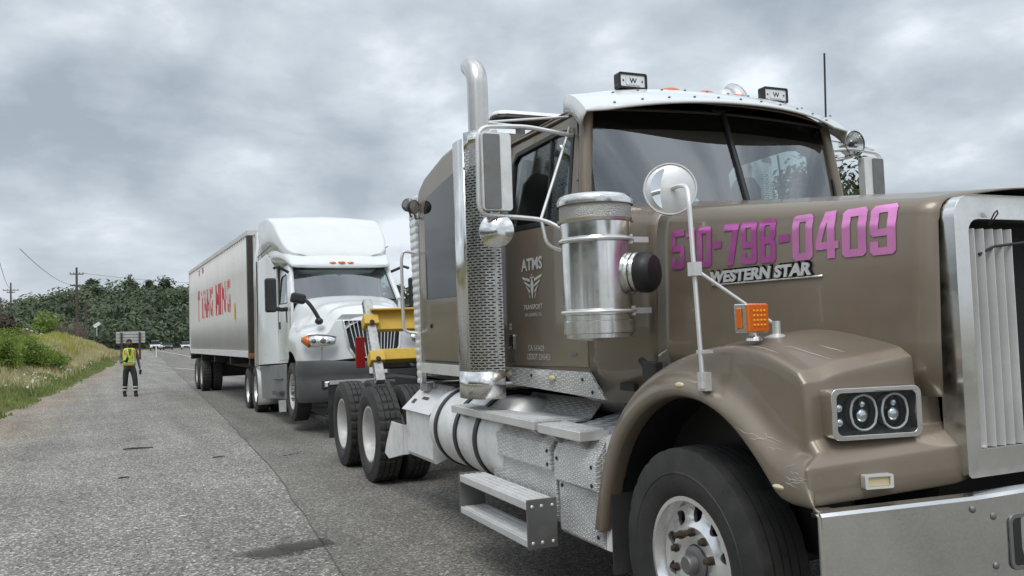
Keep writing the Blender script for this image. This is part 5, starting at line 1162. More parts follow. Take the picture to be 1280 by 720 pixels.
# tanks, boxes, steps on both sides
for s in (-1, 1):
    X = lambda v: s*v
    b = MB(); b.lathe([(.001, 2.1), (.26, 2.205), (.30, 2.23), (.315, 2.27), (.315, 3.70), (.30, 3.75), (.26, 3.775), (.001, 3.78)], (X(.925), 0, .81), 'y', 56); tk = b.build('fuel_tank', M['alu_w'], T, ang=40)
    for y_ in (2.62, 3.05, 3.52): b = MB(); b.lathe([(.317, y_-.035), (.328, y_-.03), (.328, y_+.03), (.317, y_+.035)], (X(.925), 0, .81), 'y', 56); b.build('tank_strap', M['black'], tk, ang=40)
    # boxes
    def cyc(pr, y0, y1): return [[Vector((X(x), y, z)) for x, z in pr] for y in (y0, y1)]
    b = MB(); b.loft(cyc([(.62, .44), (1.16, .44), (1.19, .47), (1.19, .74), (1.225, .76), (1.225, .90), (1.20, .925), (1.13, 1.01), (.62, 1.01)], 1.41, 2.40)); bx = b.build('tool_box', M['plate'], T, bev=.006)
    b = MB(); b.loft(cyc([(.62, .40), (1.17, .40), (1.185, .42), (1.185, .70), (1.215, .715), (1.215, .87), (1.14, 1.00), (.62, 1.10)], .87, 1.385)); b2 = b.build('battery_box', M['plate'], T, bev=.006)
    b = MB()
    for (x_, y_, z_) in ((1.228, 1.45, .87), (1.228, 1.45, .79), (1.193, 1.45, .5), (1.218, .92, .84), (1.218, .92, .74), (1.189, .92, .46), (1.189, 1.34, .68), (1.218, 1.34, .84)): b.ell((X(x_), y_, z_), (.006, .012, .012), 8, 6)
    b.build('bolts', M['black'], b2)
    b = MB(); b.hexa([(X(.62), .80, .40), (X(1.16), .80, .40), (X(1.17), .865, .40), (X(.62), .865, .40), (X(.62), .80, 1.06), (X(1.0), .80, 1.1), (X(1.15), .865, 1.0), (X(.62), .865, 1.06)]); b.build('end_plate', M['alu_w'], T, bev=.004)
    # tray above the tool box
    b = MB(); b.loft(cyc([(1.14, 1.02), (.90, 1.02), (.80, 1.13), (.80, 1.14), (.89, 1.035), (1.14, 1.035)], 1.5, 2.55)); b.build('tread_plate_tray', M['plate'], T)
    b = MB(); b.lathe([(.001, 1.2), (.09, 1.22), (.10, 1.3), (.10, 1.6), (.09, 1.68), (.001, 1.7)], (X(.72), 0, 1.16), 'y', 20); b.build('air_tank', M['steel'], T)
    # upper steps
    for (y0, y1, zt, xo) in ((1.50, 3.0, 1.045, 1.285), (.93, 1.47, 1.035, 1.275)):
        b = MB(); b.bb(X(xo-.19), X(xo), y0, y1, zt-.055, zt)
        n_ = int((y1-y0)/.045)
        st = b.build('step', M['alu'], T, bev=.006)
        b = MB()
        for k in range(4): b.bb(X(xo-.17+.042*k), X(xo-.145+.042*k), y0+.03, y1-.03, zt-.002, zt+.005)
        b.build('grip_ribs', M['alu_w'], st)
        b = MB()
        for y_ in (y0+.08, y1-.14): b.hexa([(X(1.12), y_, zt-.14), (X(1.15), y_, zt-.14), (X(1.15), y_+.06, zt-.14), (X(1.12), y_+.06, zt-.14), (X(1.12), y_, zt-.05), (X(xo-.02), y_, zt-.05), (X(xo-.02), y_+.06, zt-.05), (X(1.12), y_+.06, zt-.05)])
        b.build('bracket', M['galv'], st)
    b = MB(); b.bb(X(1.22), X(1.41), 1.37, 2.50, .55, .60); b.bb(X(1.22), X(1.41), 1.37, 2.50, .335, .38); ls = b.build('lower_step', M['alu'], T, bev=.005)
    b = MB()
    for z in (.60, .38):
        for k in range(4): b.bb(X(1.24+.042*k), X(1.262+.042*k), 1.40, 2.47, z-.002, z+.006)
    b.build('grip_ribs', M['alu_w'], ls)
    for ya, yb in ((1.354, 1.368), (2.502, 2.516)): b = MB(); b.bb(X(1.22), X(1.412), ya, yb, .325, .61); ep = b.build('end_plate', M['steel'], ls, bev=.002)
    b = MB()
    for q in (1.25, 1.32, 1.38):
        for z in (.36, .57): b.ell((X(q), 1.352, z), (.011, .006, .011), 8, 6)
    b.build('rivets', M['alu'], ls)
    b = MB(); b.box((X(1.18), 1.6, .52), (.12, .05, .05)); b.box((X(1.18), 2.3, .52), (.12, .05, .05)); b.build('bracket', M['galv'], ls)
    # deck box behind the tank with sloping lid
    b = MB(); b.loft(cyc([(.70, .62), (1.12, .46), (1.15, .50), (1.16, .88), (.93, 1.10), (.70, 1.10)], 3.90, 4.66)); db = b.build('deck_box', M['alu_w'], T, bev=.005)
    b = MB(); b.loft(cyc([(1.185, .885), (1.19, .895), (.945, 1.125), (.935, 1.115)], 3.87, 4.69)); b.build('lid', M['alu'], db, bev=.003)
    nz = Vector((X(.7), 0, .714)); up = Vector((X(-.714), 0, .7)); 
    org = Vector((X(1.15), 4.58, .930)); ux_ = (0, -1, 0) if s < 0 else (0, 1, 0)
    if s > 0: org.y = 4.0
    for (u0, v0, w0, h0) in ((.0, .03, .09, .05), (.20, .09, .17, .03)):
        o1 = org+Vector((0, ux_[1]*u0, 0))+up*v0+nz*.005; e1 = Vector(ux_)*w0; e2 = up*h0
        b = MB(); b.add([o1, o1+e1, o1+e1+e2, o1+e2], [(0, 1, 2, 3)]); b.build('sticker', M['black'], db, ang=0)
    b = MB(); b.hexa([(X(.75), 4.45, .60), (X(1.18), 4.45, .60), (X(1.18), 4.47, .60), (X(.75), 4.47, .60), (X(.75), 4.95, .62), (X(1.18), 4.95, .62), (X(1.18), 4.97, .62), (X(.75), 4.97, .62)])
    b = MB(); b.slab([(4.68, .46), (4.68, .74), (5.08, .74), (5.28, .52), (5.36, .40), (5.2, .36)], [], lambda a, z, d: Vector((X(1.19-d), a, z)), .012); b.slab([(-1, 0), (1, 0), (1, 1), (-1, 1)], [], lambda a, z, d: Vector((X(1.0+a*.19), 4.68+d, .46+.28*z)), .012); b.build('quarter_fender', M['alu_w'], T, bev=.003)
    b = MB(); b.bb(X(.80), X(1.22), 8.03, 8.045, .28, 1.0); mf = b.build('mudflap', M['flap'], T, bev=.003)
    b = MB(); b.bb(X(.5), X(1.20), 8.02, 8.05, .97, 1.02); b.build('mudflap_hanger', M['alu'], T)
    b = MB(); b.bb(X(.45), X(.62), 3.9, 4.6, .85, 1.02); b.bb(X(.44), X(1.05), 4.35, 4.55, 1.06, 1.14); b.tube([(X(.5), 4.2, 1.1), (X(1.0), 4.3, 1.13)], .03); b.build('deck_fittings', M['galv'], T, bev=.01)
b = MB(); b.bb(-1.0, 1.0, 3.9, 4.7, 1.065, 1.085); b.build('deck_plate', M['plate'], T)

# wheel lift and boom gear at the tail
b = MB(); b.bb(-.34, .34, 4.9, 8.2, 1.07, 1.20); b.bb(-.25, .25, 7.2, 8.9, .70, .95); b.build('tow_bed', M['dark'], T, bev=.01)
b = MB()
for k, (x0, z0) in enumerate(((-.5, 1.25), (-.2, 1.22), (.1, 1.27), (.35, 1.24))): b.tube(cr([(x0, 5.0, z0), (x0+.2, 5.6, z0+.07), (x0-.1, 6.2, z0-.02), (x0+.1, 7.0, z0+.05)], 6), .022, 6)
b.build('hydraulic_hoses', M['black'], T)
tl = R_(12)
for s in (-1, 1):
    base = Vector((s*1.05, 6.00, 1.08)); top = Vector((s*1.05, 6.53, 1.99)); d = (top-base); ln = d.length; q = d.to_track_quat('Z', 'X').to_matrix()
    b = MB(); b.box((base+top)/2, (.10, .10, ln), q); mst = b.build('lift_mast', M['galv'], T, bev=.006)
    b = MB()
    for k in range(20):
        p = base.lerp(top, (k+.6)/20.2); b.lathe([(.001, 0), (.013, 0), (.013, .002)], (0, 0, 0), 'y', 10); n0 = len(b.V)-30
        for i in range(n0, len(b.V)): b.V[i] = tuple(p+q @ (Vector(b.V[i])*1+Vector((0, -.053 if False else 0, 0))+Vector((0, 0.0, 0)))+q @ Vector((0, -.0525, 0)))
    b.build('mast_holes', M['black'], mst)
    for z_ in (.28, .73):
        p = base.lerp(top, z_); b = MB(); b.box(p, (.17, .17, .13), q); cl = b.build('clamp', M['yellow'], mst, bev=.012); b = MB(); b.lathe([(.001, -.115), (.025, -.11), (.03, -.09), (.03, -.07)], p, 'y', 12); b.build('clamp_bolt', M['rust'], cl)
p1, p2 = Vector((0, 6.42, 1.79)), Vector((0, 6.20, 1.36))
b = MB(); b.box(p1+Vector((0, 0, -.03)), (2.1, .10, .25), Matrix.Rotation(R_(-18), 3, 'X')); b.bb(-1.04, 1.04, 6.30, 6.43, 1.875, 1.90); b.build('upper_crossbar', M['yellow'], T, bev=.01)
b = MB(); b.box(p2, (2.1, .13, .13), Matrix.Rotation(R_(-18), 3, 'X')); b.build('lower_crossbar', M['yellow'], T, bev=.012)
for s in (-1, 1): b = MB(); b.bb(s*1.05, s*1.16, 6.66, 6.70, 1.22, 1.58); b.build('tail_panel', M['red'], T, bev=.01)
b = MB(); b.bb(-.3, .3, 6.2, 6.5, 1.15, 1.75); b.bb(-.9, .9, 6.45, 6.6, 1.2, 1.3); b.build('lift_frame', M['dark'], T, bev=.02)
b = MB(); b.bb(-.12, .12, 8.0, 10.4, .30, .46); b.bb(-.8, .8, 10.3, 10.45, .26, .36)
for s in (-1, 1): b.bb(s*.78, s*.85, 10.2, 11.9, .26, .33)
b.build('wheel_lift', M['dark'], T, bev=.01)
# ============================================================ THE WHITE TRACTOR BEING TOWED
AI = R_(2.2)
TR = empty('semi_tractor', (4.35, 14.86, .17), -AI, R_(-1.9))
tag(TR, 'white aerodynamic sleeper semi tractor, front wheels lifted by the tow truck', 'truck')
WH = M['white']; GP = mat('grey_bumper_plastic', (.075, .078, .082), .55, 0, var=.12, dirt=.3, dcol=(.16, .15, .13)); GSK = mat('grey_skirt', (.23, .235, .24), .45, .2, dirt=.35, dcol=(.17, .16, .14))
b = MB()
for s in (-1, 1): b.bb(s*.36, s*.44, -.6, 6.6, .82, 1.05)
b.bb(-.34, .34, -.6, .7, .4, 1.2); b.tube([(-.95, 0, .5), (.95, 0, .5)], .06)
for y in (4.45, 5.77): b.tube([(-.9, y, .5), (.9, y, .5)], .075); b.ell((0, y, .52), (.2, .2, .2))
b.build('chassis_frame', M['dark'], TR, bev=.008)
steer_wheel(TR, -1.05, 0, .50, -1, .505, 'wheelw'); steer_wheel(TR, 1.05, 0, .50, 1, .505, 'wheelw')
dual_wheels(TR, 1.065, 4.45, .48, 'wheela', .505); dual_wheels(TR, 1.065, 5.77, .44, 'wheela', .505)
# hood: rings along y, wide fenders blended in
def hsec(y):
    zt = smooth([(-1.12, 1.62), (-1.0, 1.78), (-.6, 1.90), (.0, 2.02), (.75, 2.17)], y); wt = smooth([(-1.12, .40), (-.6, .62), (0, .74), (.75, .93)], y)
    wf = smooth([(-1.12, .84), (-.98, 1.0), (-.8, 1.12), (-.5, 1.18), (.1, 1.19), (.45, 1.14), (.75, 1.03)], y); zf = smooth([(-1.12, 1.38), (-.9, 1.46), (-.5, 1.55), (-.1, 1.60), (.3, 1.62), (.75, 1.75)], y)
    zb = 1.02
    dy = min(abs(y-.0), .62); arch = math.sqrt(max(0, .62**2-dy*dy)); zb = max(.98, .56+arch*1.0) if abs(y) < .62 else .98
    p = [(wf, zb), (wf+.003, lerp(zb, zf, .5)), (wf-.02, zf-.10), (wf-.08, zf-.01), (lerp(wt, wf, .5), zf+.03), (wt+.07, lerp(zf, zt, .35)), (wt, lerp(zf, zt, .72)), (wt-.10, zt-.03), (wt*.5, zt+.02), (0, zt+.035)]
    return p
def hring(y): q = hsec(y); return [Vector((-a, y, z)) for a, z in q]+[Vector((a, y, z)) for a, z in q[::-1][1:]]
yv = [-1.12, -1.08, -1.0, -.9, -.8, -.7]+[-.62+.062*k for k in range(21)]+[.68, .78]
def nsl(p): w = max(0, (-.72-p.y)/.40); return Vector((p.x, p.y+w*(.13*(p.z-1.0)+.26*max(0, abs(p.x)-.42)+.03*(p.x/.5)**2), p.z))
b = MB(); b.grid([[nsl(p) for p in hring(y)] for y in yv])
def ff(x): return -1.12-.05*(1-(x/.9)**2)
hb2 = b; hd2 = b.build('hood', WH, TR, sol=.01, ang=50); sb_ = hd2.modifiers.new('s', 'SUBSURF'); sb_.levels = sb_.render_levels = 1
# nose panel with grille opening
def nose(a, z, d): return Vector((a, -1.16+.30*max(0, abs(a)-.42)+.11*(z-1.0)+.05*(a/.5)**2+d, z))
gout = [(-.50, 1.66), (.50, 1.66), (.44, 1.20), (.34, 1.02), (-.34, 1.02), (-.44, 1.20)]
b = MB(); b.slab([(-.93, .98), (.93, .98), (.97, 1.30), (.72, 1.46), (.60, 1.66), (.50, 1.76), (-.50, 1.76), (-.60, 1.66), (-.72, 1.46), (-.97, 1.30)], [gout], nose, .05); b.build('nose_panel', WH, TR, bev=.012)
b = MB(); b.slab(grow(gout, .01), [grow(gout, -.03)], lambda a, z, d: nose(a, z, d-.02), .05); gr_ = b.build('grille', M['chrome'], TR, bev=.006)
b = MB(); b.slab(gout, [], lambda a, z, d: nose(a, z, d+.06), .01); b.build('mesh', M['black'], gr_)
b = MB()
for k in range(-6, 7):
    x = k*.068; b.hexa([(x*.72-.006, nose(x*.72, 1.04, .0).y, 1.04), (x*.72+.006, nose(x*.72, 1.04, 0).y, 1.04), (x*.72+.006, nose(x*.72, 1.04, .04).y, 1.04), (x*.72-.006, nose(x*.72, 1.04, .04).y, 1.04), (x-.006, nose(x, 1.65, 0).y, 1.65), (x+.006, nose(x, 1.65, 0).y, 1.65), (x+.006, nose(x, 1.65, .04).y, 1.65), (x-.006, nose(x, 1.65, .04).y, 1.65)])
b.build('bars', M['chrome'], gr_)
b = MB(); b.add([nose(-.055, 1.70, -.012), nose(.055, 1.70, -.012), nose(0, 1.80, -.012)], [(0, 1, 2)]); b.build('diamond_badge', M['red'], TR, sol=.006)
# bumper
b = MB(); g = []
for x, y in [(-1.20, -.56), (-1.20, -.75), (-1.15, -.93), (-1.02, -1.08), (-.8, -1.19), (-.4, -1.27), (0, -1.29)]: g.append((x, y))
g = g+[(-x, y) for x, y in g[::-1][1:]]
rows = []
for x, y in g:
    o = Vector((x, y, 0)); n_ = Vector((x*.35, y, 0)).normalized(); zt = 1.0 if abs(x) > .6 else .96
    rows.append([o-n_*.12+Vector((0, 0, zt)), o-n_*.02+Vector((0, 0, zt)), o+Vector((0, 0, zt-.05)), o-n_*.01+Vector((0, 0, .78)), o-n_*.03+Vector((0, 0, .72)), o-n_*.01+Vector((0, 0, .66)), o-n_*.02+Vector((0, 0, .42)), o-n_*.08+Vector((0, 0, .34)), o-n_*.2+Vector((0, 0, .34))])
b.grid(rows); b.build('bumper', GP, TR, sol=.02, ang=40)
b = MB(); b.bb(-.4, .4, -1.30, -1.25, .50, .68); b.build('bumper_grille', M['black'], TR)
for s in (-1, 1):
    # headlight wraps round the corner
    b = MB(); top = [(.63, -1.07, 1.385), (.78, -1.03, 1.42), (.93, -.985, 1.435), (1.05, -.905, 1.425), (1.135, -.79, 1.39)]; bot = [(.66, -1.09, 1.27), (.78, -1.06, 1.23), (.93, -1.005, 1.22), (1.05, -.925, 1.23), (1.145, -.80, 1.33)]
    b.grid([[Vector((s*x, y-.03, z)) for x, y, z in top], [Vector((s*(x+.005), y-.045, (z+w_[2])/2)) for (x, y, z), w_ in zip(top, bot)], [Vector((s*x, y-.03, z)) for x, y, z in bot]]); hl = b.build('headlight', M['lens'], TR, sol=.02)
    b = MB(); b.grid([[Vector((s*x*1.002, y-.045+.0, z)) for x, y, z in top[3:]], [Vector((s*x*1.004, y-.055, z)) for x, y, z in bot[3:]]]); b.build('turn_signal', M['amber'], hl, sol=.02)
    b = MB(); b.tube([Vector((s*x*1.003, y-.035, z)) for x, y, z in top+bot[::-1]], .008, 6, closed=True); b.ell((s*.84, -1.075, 1.33), (.05, .03, .05), 12, 8); b.ell((s*.98, -1.02, 1.33), (.04, .03, .04), 12, 8); b.build('bezel', M['steel'], hl)
    # wheel arch liner
    b = MB(); b.grid([[Vector((s*x, .6*math.cos(R_(a)), .56+.6*math.sin(R_(a)))) for x in (1.16, .45)] for a in range(0, 181, 15)]); b.build('wheel_arch_liner', M['black'], TR)
    # cab side, door
    def f(a, z, d, s=s): return Vector((s*(1.035-max(0, z-2.15)*.11-d), a, z))
    win = [(.98, 2.10), (1.93, 2.14), (1.93, 2.62), (1.86, 2.68), (1.42, 2.69), (1.30, 2.64)]
    b = MB(); b.slab([(.70, 1.0), (2.25, 1.0), (2.25, 2.86), (1.30, 2.86), (1.16, 2.80), (.70, 2.16)], [grow(win, .02)], f, .05); b.build('cab_side', WH, TR, bev=.008)
    b = MB(); b.slab([(.93, 1.06), (1.98, 1.06), (2.02, 1.2), (2.02, 2.70), (1.95, 2.76), (1.38, 2.77), (1.22, 2.68), (.93, 2.22)], [win], lambda a, z, d: f(a, z, d-.012), .03); D = b.build('door', WH, TR, bev=.008)
    b = MB(); b.slab(win, [], lambda a, z, d: f(a, z, d+.0), .006); b.build('window', M['glassd'], D)
    b = MB(); b.slab(grow(win, .0), [grow(win, -.025)], lambda a, z, d: f(a, z, d-.015), .02); b.build('window_seal', M['black'], D)
    b = MB(); b.slab(rrect(1.78, 1.90, 1.66, 1.80, .03), [], lambda a, z, d: f(a, z, d-.03), .03); b.build('door_handle', M['black'], D, bev=.01)
    b = MB(); b.tube([f(1.02, 1.75, -.02), f(1.08, 2.03, -.02)], .012, 6); b.build('grab_handle', M['black'], D)
    ux = (0, -1, 0) if s < 0 else (0, 1, 0)
    # sleeper side
    b = MB(); b.add([(s*1.03, 2.2, 1.0), (s*1.2, 2.5, 1.0), (s*1.2, 3.72, 1.0), (s*1.03, 2.2, 2.86), (s*1.17, 2.5, 3.2), (s*1.17, 3.72, 3.2)], [(0, 1, 4, 3), (1, 2, 5, 4)]); b.build('sleeper_side', WH, TR, sol=.03, bev=.01)
    b = MB(); b.slab([(2.62, 1.95), (2.98, 1.95), (2.98, 2.62), (2.80, 2.68), (2.62, 2.50)], [], lambda a, z, d: Vector((s*(1.205-.012*(z-1)-d), a, z)), .01); b.build('sleeper_window', M['privacy'], TR)
    b = MB(); b.slab([(2.6, 1.12), (2.8, 1.12), (2.8, 1.2), (2.6, 1.2)], [], lambda a, z, d: Vector((s*(1.212-d), a, z)), .01); b.build('vent', M['black'], TR)
    # side extender
    b = MB(); b.add([(s*1.2, 3.74, .98), (s*1.22, 4.12, .98), (s*1.17, 3.74, 3.2), (s*1.2, 4.12, 3.2), (s*1.12, 3.74, 3.86), (s*1.14, 4.12, 3.86)], [(0, 1, 3, 2), (2, 3, 5, 4)]); b.build('side_extender', WH, TR, sol=.03)
    # skirts, steps
    b = MB(); b.slab([(.62, .36), (3.78, .30), (3.78, .96), (.70, .98), (.64, .8)], [], lambda a, z, d: Vector((s*(1.14+.03*math.sin((z-.3)*3)-d), a, z)), .04); sk = b.build('side_skirt', GSK, TR, bev=.01)
    b = MB(); b.bb(s*1.10, s*1.24, .95, 1.75, .42, .50); b.bb(s*1.12, s*1.20, .95, 1.9, .70, .73); b.build('step', GP, sk, bev=.02)
    b = MB(); b.slab([(1.0, .12), (1.75, .08), (1.8, .30), (.98, .34)], [], lambda a, z, d: Vector((s*(1.12-d), a, z)), .01); b.build('lower_fairing', M['alu'], TR)
    # mirrors
    b = MB(); b.box((s*1.36, .86, 2.24), (.20, .16, .62)); mi = b.build('door_mirror', M['black'], TR, bev=.04, seg=3)
    b = MB(); b.tube([(s*1.0, 1.0, 2.0), (s*1.15, .95, 1.98), (s*1.32, .88, 2.0)], .04, 8); b.tube([(s*.96, 1.16, 2.68), (s*1.2, .98, 2.78), (s*1.28, .9, 2.74)], .028, 8); b.build('mirror_arm', M['black'], mi)
    b = MB(); b.bb(s*1.36-.08, s*1.36+.08, .945, .95, 1.98, 2.5); b.build('mirror_glass', MATS['mirror_glass'], mi)
    b = MB(); b.box((s*1.14, -.62, 2.06), (.25, .14, .17), Matrix.Rotation(R_(s*-12), 3, 'Y')); fm = b.build('hood_mirror', M['black'], TR, bev=.045, seg=3)
    b = MB(); b.tube(cr([(s*1.08, -.60, 2.06), (s*1.0, -.70, 1.99), (s*.92, -.76, 1.86), (s*.84, -.80, 1.70)], 4), .034, 8); b.ell((s*.84, -.80, 1.66), (.07, .09, .06)); b.build('mirror_arm', M['black'], fm)
    # quarter fender over the drive wheels
    b = MB(); b.grid([[Vector((s*x, 4.45+.59*math.cos(R_(a)), .48+.60*math.sin(R_(a)))) for x in (1.21, .62)] for a in range(125, 215, 8)]); b.build('quarter_fender', M['alu'], TR, sol=.006)
# windshield, roof
def w2(x, t, off=0): a = abs(x)/.95; return Vector((x*lerp(1.0, .93, t), lerp(.60+.14*a*a, 1.12+.10*a*a, t)+off, lerp(2.12, 2.76, t)))
b = MB(); b.grid([[w2(lerp(-.96, .96, i/20), j/8) for i in range(21)] for j in range(9)]); b.build('windshield', M['glass'], TR)
b = MB(); pts = [w2(lerp(-.97, .97, i/12), 0, -.005) for i in range(13)]+[w2(lerp(.97, -.97, i/12), 1, -.005) for i in range(13)]; b.tube(pts, .022, 6, closed=True); b.build('windshield_seal', M['black'], TR)
b = MB(); b.bb(-.95, .95, .78, 1.1, 1.7, 2.10); b.build('dashboard', M['int'], TR, bev=.05)
b = MB(); b.bb(-1.0, 1.0, 2.2, 2.24, 1.0, 2.9); b.bb(-1.0, 1.0, .8, 2.2, 1.02, 1.06); b.bb(-.95, .95, 1.3, 2.2, 2.80, 2.84); b.build('cab_back', M['int'], TR)
for x in (-.5, .5): b = MB(); b.box((x, 1.65, 1.65), (.5, .5, .14)); b.box((x, 1.92, 2.0), (.46, .14, .62)); b.build('seat', M['intl'], TR, bev=.04)
for s in (-1, 1): b = MB(); b.tube([(s*1.0, .70, 2.12), (s*.93, 1.22, 2.78)], .05, 10); b.build('windshield_pillar', WH, TR)
def rs(y, w, z0, zt, r=.16, n=5, crown=.05):
    out = [Vector((-w, y, z0))]
    for k in range(n+1): a = R_(180-90*k/n); out.append(Vector((-w+r+r*math.cos(a), y, zt-r+r*math.sin(a))))
    out.append(Vector((0, y, zt+crown)))
    for k in range(n+1): a = R_(90-90*k/n); out.append(Vector((w-r+r*math.cos(a), y, zt-r+r*math.sin(a))))
    out.append(Vector((w, y, z0))); return out
b = MB(); b.loft([rs(1.0, .88, 2.76, 2.80, .02, crown=.02), rs(1.02, .95, 2.74, 2.84, .05, crown=.04), rs(1.2, .99, 2.76, 2.98, .09), rs(1.45, 1.02, 2.78, 3.12, .12), rs(1.75, 1.06, 2.80, 3.24, .14), rs(2.5, 1.15, 2.9, 3.3, .14), rs(3.72, 1.16, 2.9, 3.3, .14)], caps=True); rf = b.build('roof_cap', WH, TR, ang=50); q = rf.modifiers.new('s', 'SUBSURF'); q.levels = q.render_levels = 1
b = MB(); b.loft([rs(1.20, .80, 2.6, 3.00, .03, crown=.04), rs(1.38, .98, 2.6, 3.17, .05, crown=.08), rs(1.65, 1.06, 2.6, 3.42, .06, crown=.14), rs(2.0, 1.09, 2.6, 3.70, .07, crown=.14), rs(2.35, 1.11, 2.6, 3.90, .08, crown=.10), rs(2.8, 1.14, 2.6, 4.02, .08, crown=.05), rs(3.74, 1.165, 2.6, 4.05, .09, crown=.03), rs(4.08, 1.17, 2.6, 4.04, .09, crown=.03)], caps=True); rf = b.build('roof_fairing', WH, TR, ang=50); q = rf.modifiers.new('s', 'SUBSURF'); q.levels = q.render_levels = 1
b = MB()
for x in [-.85+.17*k for k in range(11)]: b.ell((x, 1.50+.10*abs(x), 3.135+.10*(1-abs(x))), (.012, .012, .012), 6, 5)
b.build('fairing_bolts', M['steel'], TR)
for x in (-.86, -.17, 0, .17, .86): b = MB(); b.ell((x, 1.03+.10*abs(x), 2.86-.035*abs(x)), (.075, .06, .03), 12, 6); b.build('marker_lamp', M['amber'], TR)
for s in (-1, 1):
    b = MB(); b.bb(s*1.165, s*1.180, 1.9, 4.08, 3.292, 3.302); b.bb(s*1.196, s*1.215, 3.725, 3.735, 1.0, 3.2); b.build('panel_gap', M['black'], TR)
    b = MB(); b.box((s*.78, -1.185, .62), (.16, .05, .09), Matrix.Rotation(R_(s*14), 3, 'Z')); b.build('fog_lamp', M['lens'], TR, bev=.012)
    b = MB(); b.box((s*.78, -1.175, .62), (.24, .05, .15), Matrix.Rotation(R_(s*14), 3, 'Z')); b.build('fog_lamp_recess', M['black'], TR, bev=.02)
b = MB(); b.bb(-.15, .15, -1.30, -1.29, .76, .90); b.build('licence_plate', M['whitel'], TR)
for x0, x1 in ((-.62, -.05), (.1, .7)): b = MB(); b.tube([w2(x0, .04, -.03), w2(x1, .02, -.03)], .009, 6); b.build('wiper', M['black'], TR)
b = MB(); b.tube(cr([(-.3, 4.2, 1.2), (-.3, 4.4, 1.9), (0, 4.3, 2.3), (.2, 4.25, 1.7)], 6), .03, 6); b.bb(-.45, .45, 4.7, 5.6, 1.06, 1.16); b.build('fifth_wheel', M['dark'], TR)

# ============================================================ CONTAINER AND ITS CHASSIS
CP = bpy.data.materials.new('container_paint'); CP.use_nodes = True
CPm = mat('container_paint2', (.70, .69, .665), .6, 0, var=.04, vscale=1.5, dirt=.18, dcol=(.52, .47, .40), dscale=1.2, stretch=(1, 1, .3)); CD = mat('container_edge', (.05, .045, .04), .7, 0, var=.2, dirt=.4, dcol=(.16, .08, .04), dscale=8); RU = mat('container_rust', (.30, .14, .06), .85, 0, var=.4, vscale=14)
CO = empty('shipping_container', (3.3+1.22, 19.85, 1.16)); tag(CO, 'pale grey corrugated shipping container with tall red lettering', 'container')
LC, WC, HC = 12.15, 1.22, 2.90
def corr(y):  # corrugation profile of the side, period .28
    t = (y/.278) % 1
    return ilerp([(0, 0), (.25, 0), (.5, .036), (.75, .036), (1, 0)], t)
for s in (-1, 1):
    b = MB(); ysx = [.12+.0695*k for k in range(int((LC-.24)/.0695)+1)]
    b.grid([[Vector((s*(WC-.012-corr(y-.12)), y, z)) for z in (.17, 1.0, 2.0, HC-.11)] for y in ysx]); side_b = b; b.build('corrugated_side', CPm, CO, ang=20, sol=.004)
    bv = bvh_of(side_b); u = (0, -1, 0) if s < 0 else (0, 1, 0)
    y0 = 9.75 if s < 0 else LC-9.75; RD = mat('red_lettering', (.55, .035, .045), .6, 0, var=.15)
    def put(txt, yoff, z, h, w, bold=.03):
        text('lettering', txt, h, RD, (s*1.5, y0+u[1]*yoff, z), u, (0, 0, 1), CO, bvh=bv, off=.004, width=w, bold=bold, cells=.06, space=1.12)
    # emblem then the name
    put('T', .0, 1.05, 1.0, .62, .09)
    put('YANG', .95, 1.12, .88, 2.75, .045); put('MING', 4.3, 1.12, .88, 2.75, .045)
    text('lettering', 'YMTFFM', .2, RD, (s*1.5, y0+u[1]*-.1 if s < 0 else y0, 2.52), u, (0, 0, 1), CO, bvh=bv, off=.004, width=1.7, cells=.06)
    text('lettering', 'C', .16, M['black'], (s*1.5, 2.2 if s < 0 else LC-2.2, 2.30), u, (0, 0, 1), CO, bvh=bv, off=.004, width=.10, cells=.06)
    q = MB(); 
    for k in range(5): q.bb(s*(WC-.010), s*(WC-.004), 1.95, 2.15, .95+.08*k, 1.01+.08*k)
    q.build('warning_label', mat('label_yellow', (.75, .5, .06), .6), CO)
    b = MB(); b.bb(s*(WC-.06), s*WC, .15, LC-.15, HC-.11, HC); b.bb(s*(WC-.05), s*WC, .15, LC-.15, .02, .17); b.build('side_rail', CPm, CO, bev=.006)
    for yy_ in (0, LC): b = MB(); e_ = .16 if yy_ == 0 else -.16; b.bb(s*(WC-.12), s*(WC+.001), yy_, yy_+e_, .12, HC-.12); b.build('corner_post', CD if yy_ == 0 else CPm, CO, bev=.008)
    for yy_ in (0, LC):
        for z_ in (0, HC-.12): b = MB(); e_ = .178 if yy_ == 0 else -.178; b.bb(s*(WC-.16), s*(WC+.004), yy_-.003*(1 if e_ > 0 else -1), yy_+e_, z_, z_+.12); b.build('corner_casting', RU if z_ == 0 else CPm, CO, bev=.006)
b = MB(); b.bb(-WC+.02, WC-.02, .06, LC-.06, HC-.06, HC-.03); b.build('roof', CPm, CO)
b = MB(); b.bb(-WC+.1, WC-.1, .03, .06, .1, HC-.1); b.bb(-WC+.12, WC-.12, 0, .12, HC-.1, HC); b.bb(-WC+.12, WC-.12, 0, .12, .02, .14); b.build('front_wall', CPm, CO)
b = MB(); b.bb(-WC+.1, WC-.1, LC-.08, LC-.03, .1, HC-.1); b.bb(-WC+.1, WC-.1, .1, LC-.1, .08, .12); b.build('rear_doors', CPm, CO)
CHS = empty('container_chassis', (4.52, 19.85, 0)); tag(CHS, 'dark skeletal container trailer chassis with rear tandem wheels', 'trailer')
b = MB()
for s in (-1, 1): b.bb(s*.40, s*.50, .1, 12.1, .82, 1.10)
for y in (.15, 3, 6, 9, 12.0): b.bb(-1.2, 1.2, y-.07, y+.07, .98, 1.15)
b.build('frame', M['dark'], CHS, bev=.008)
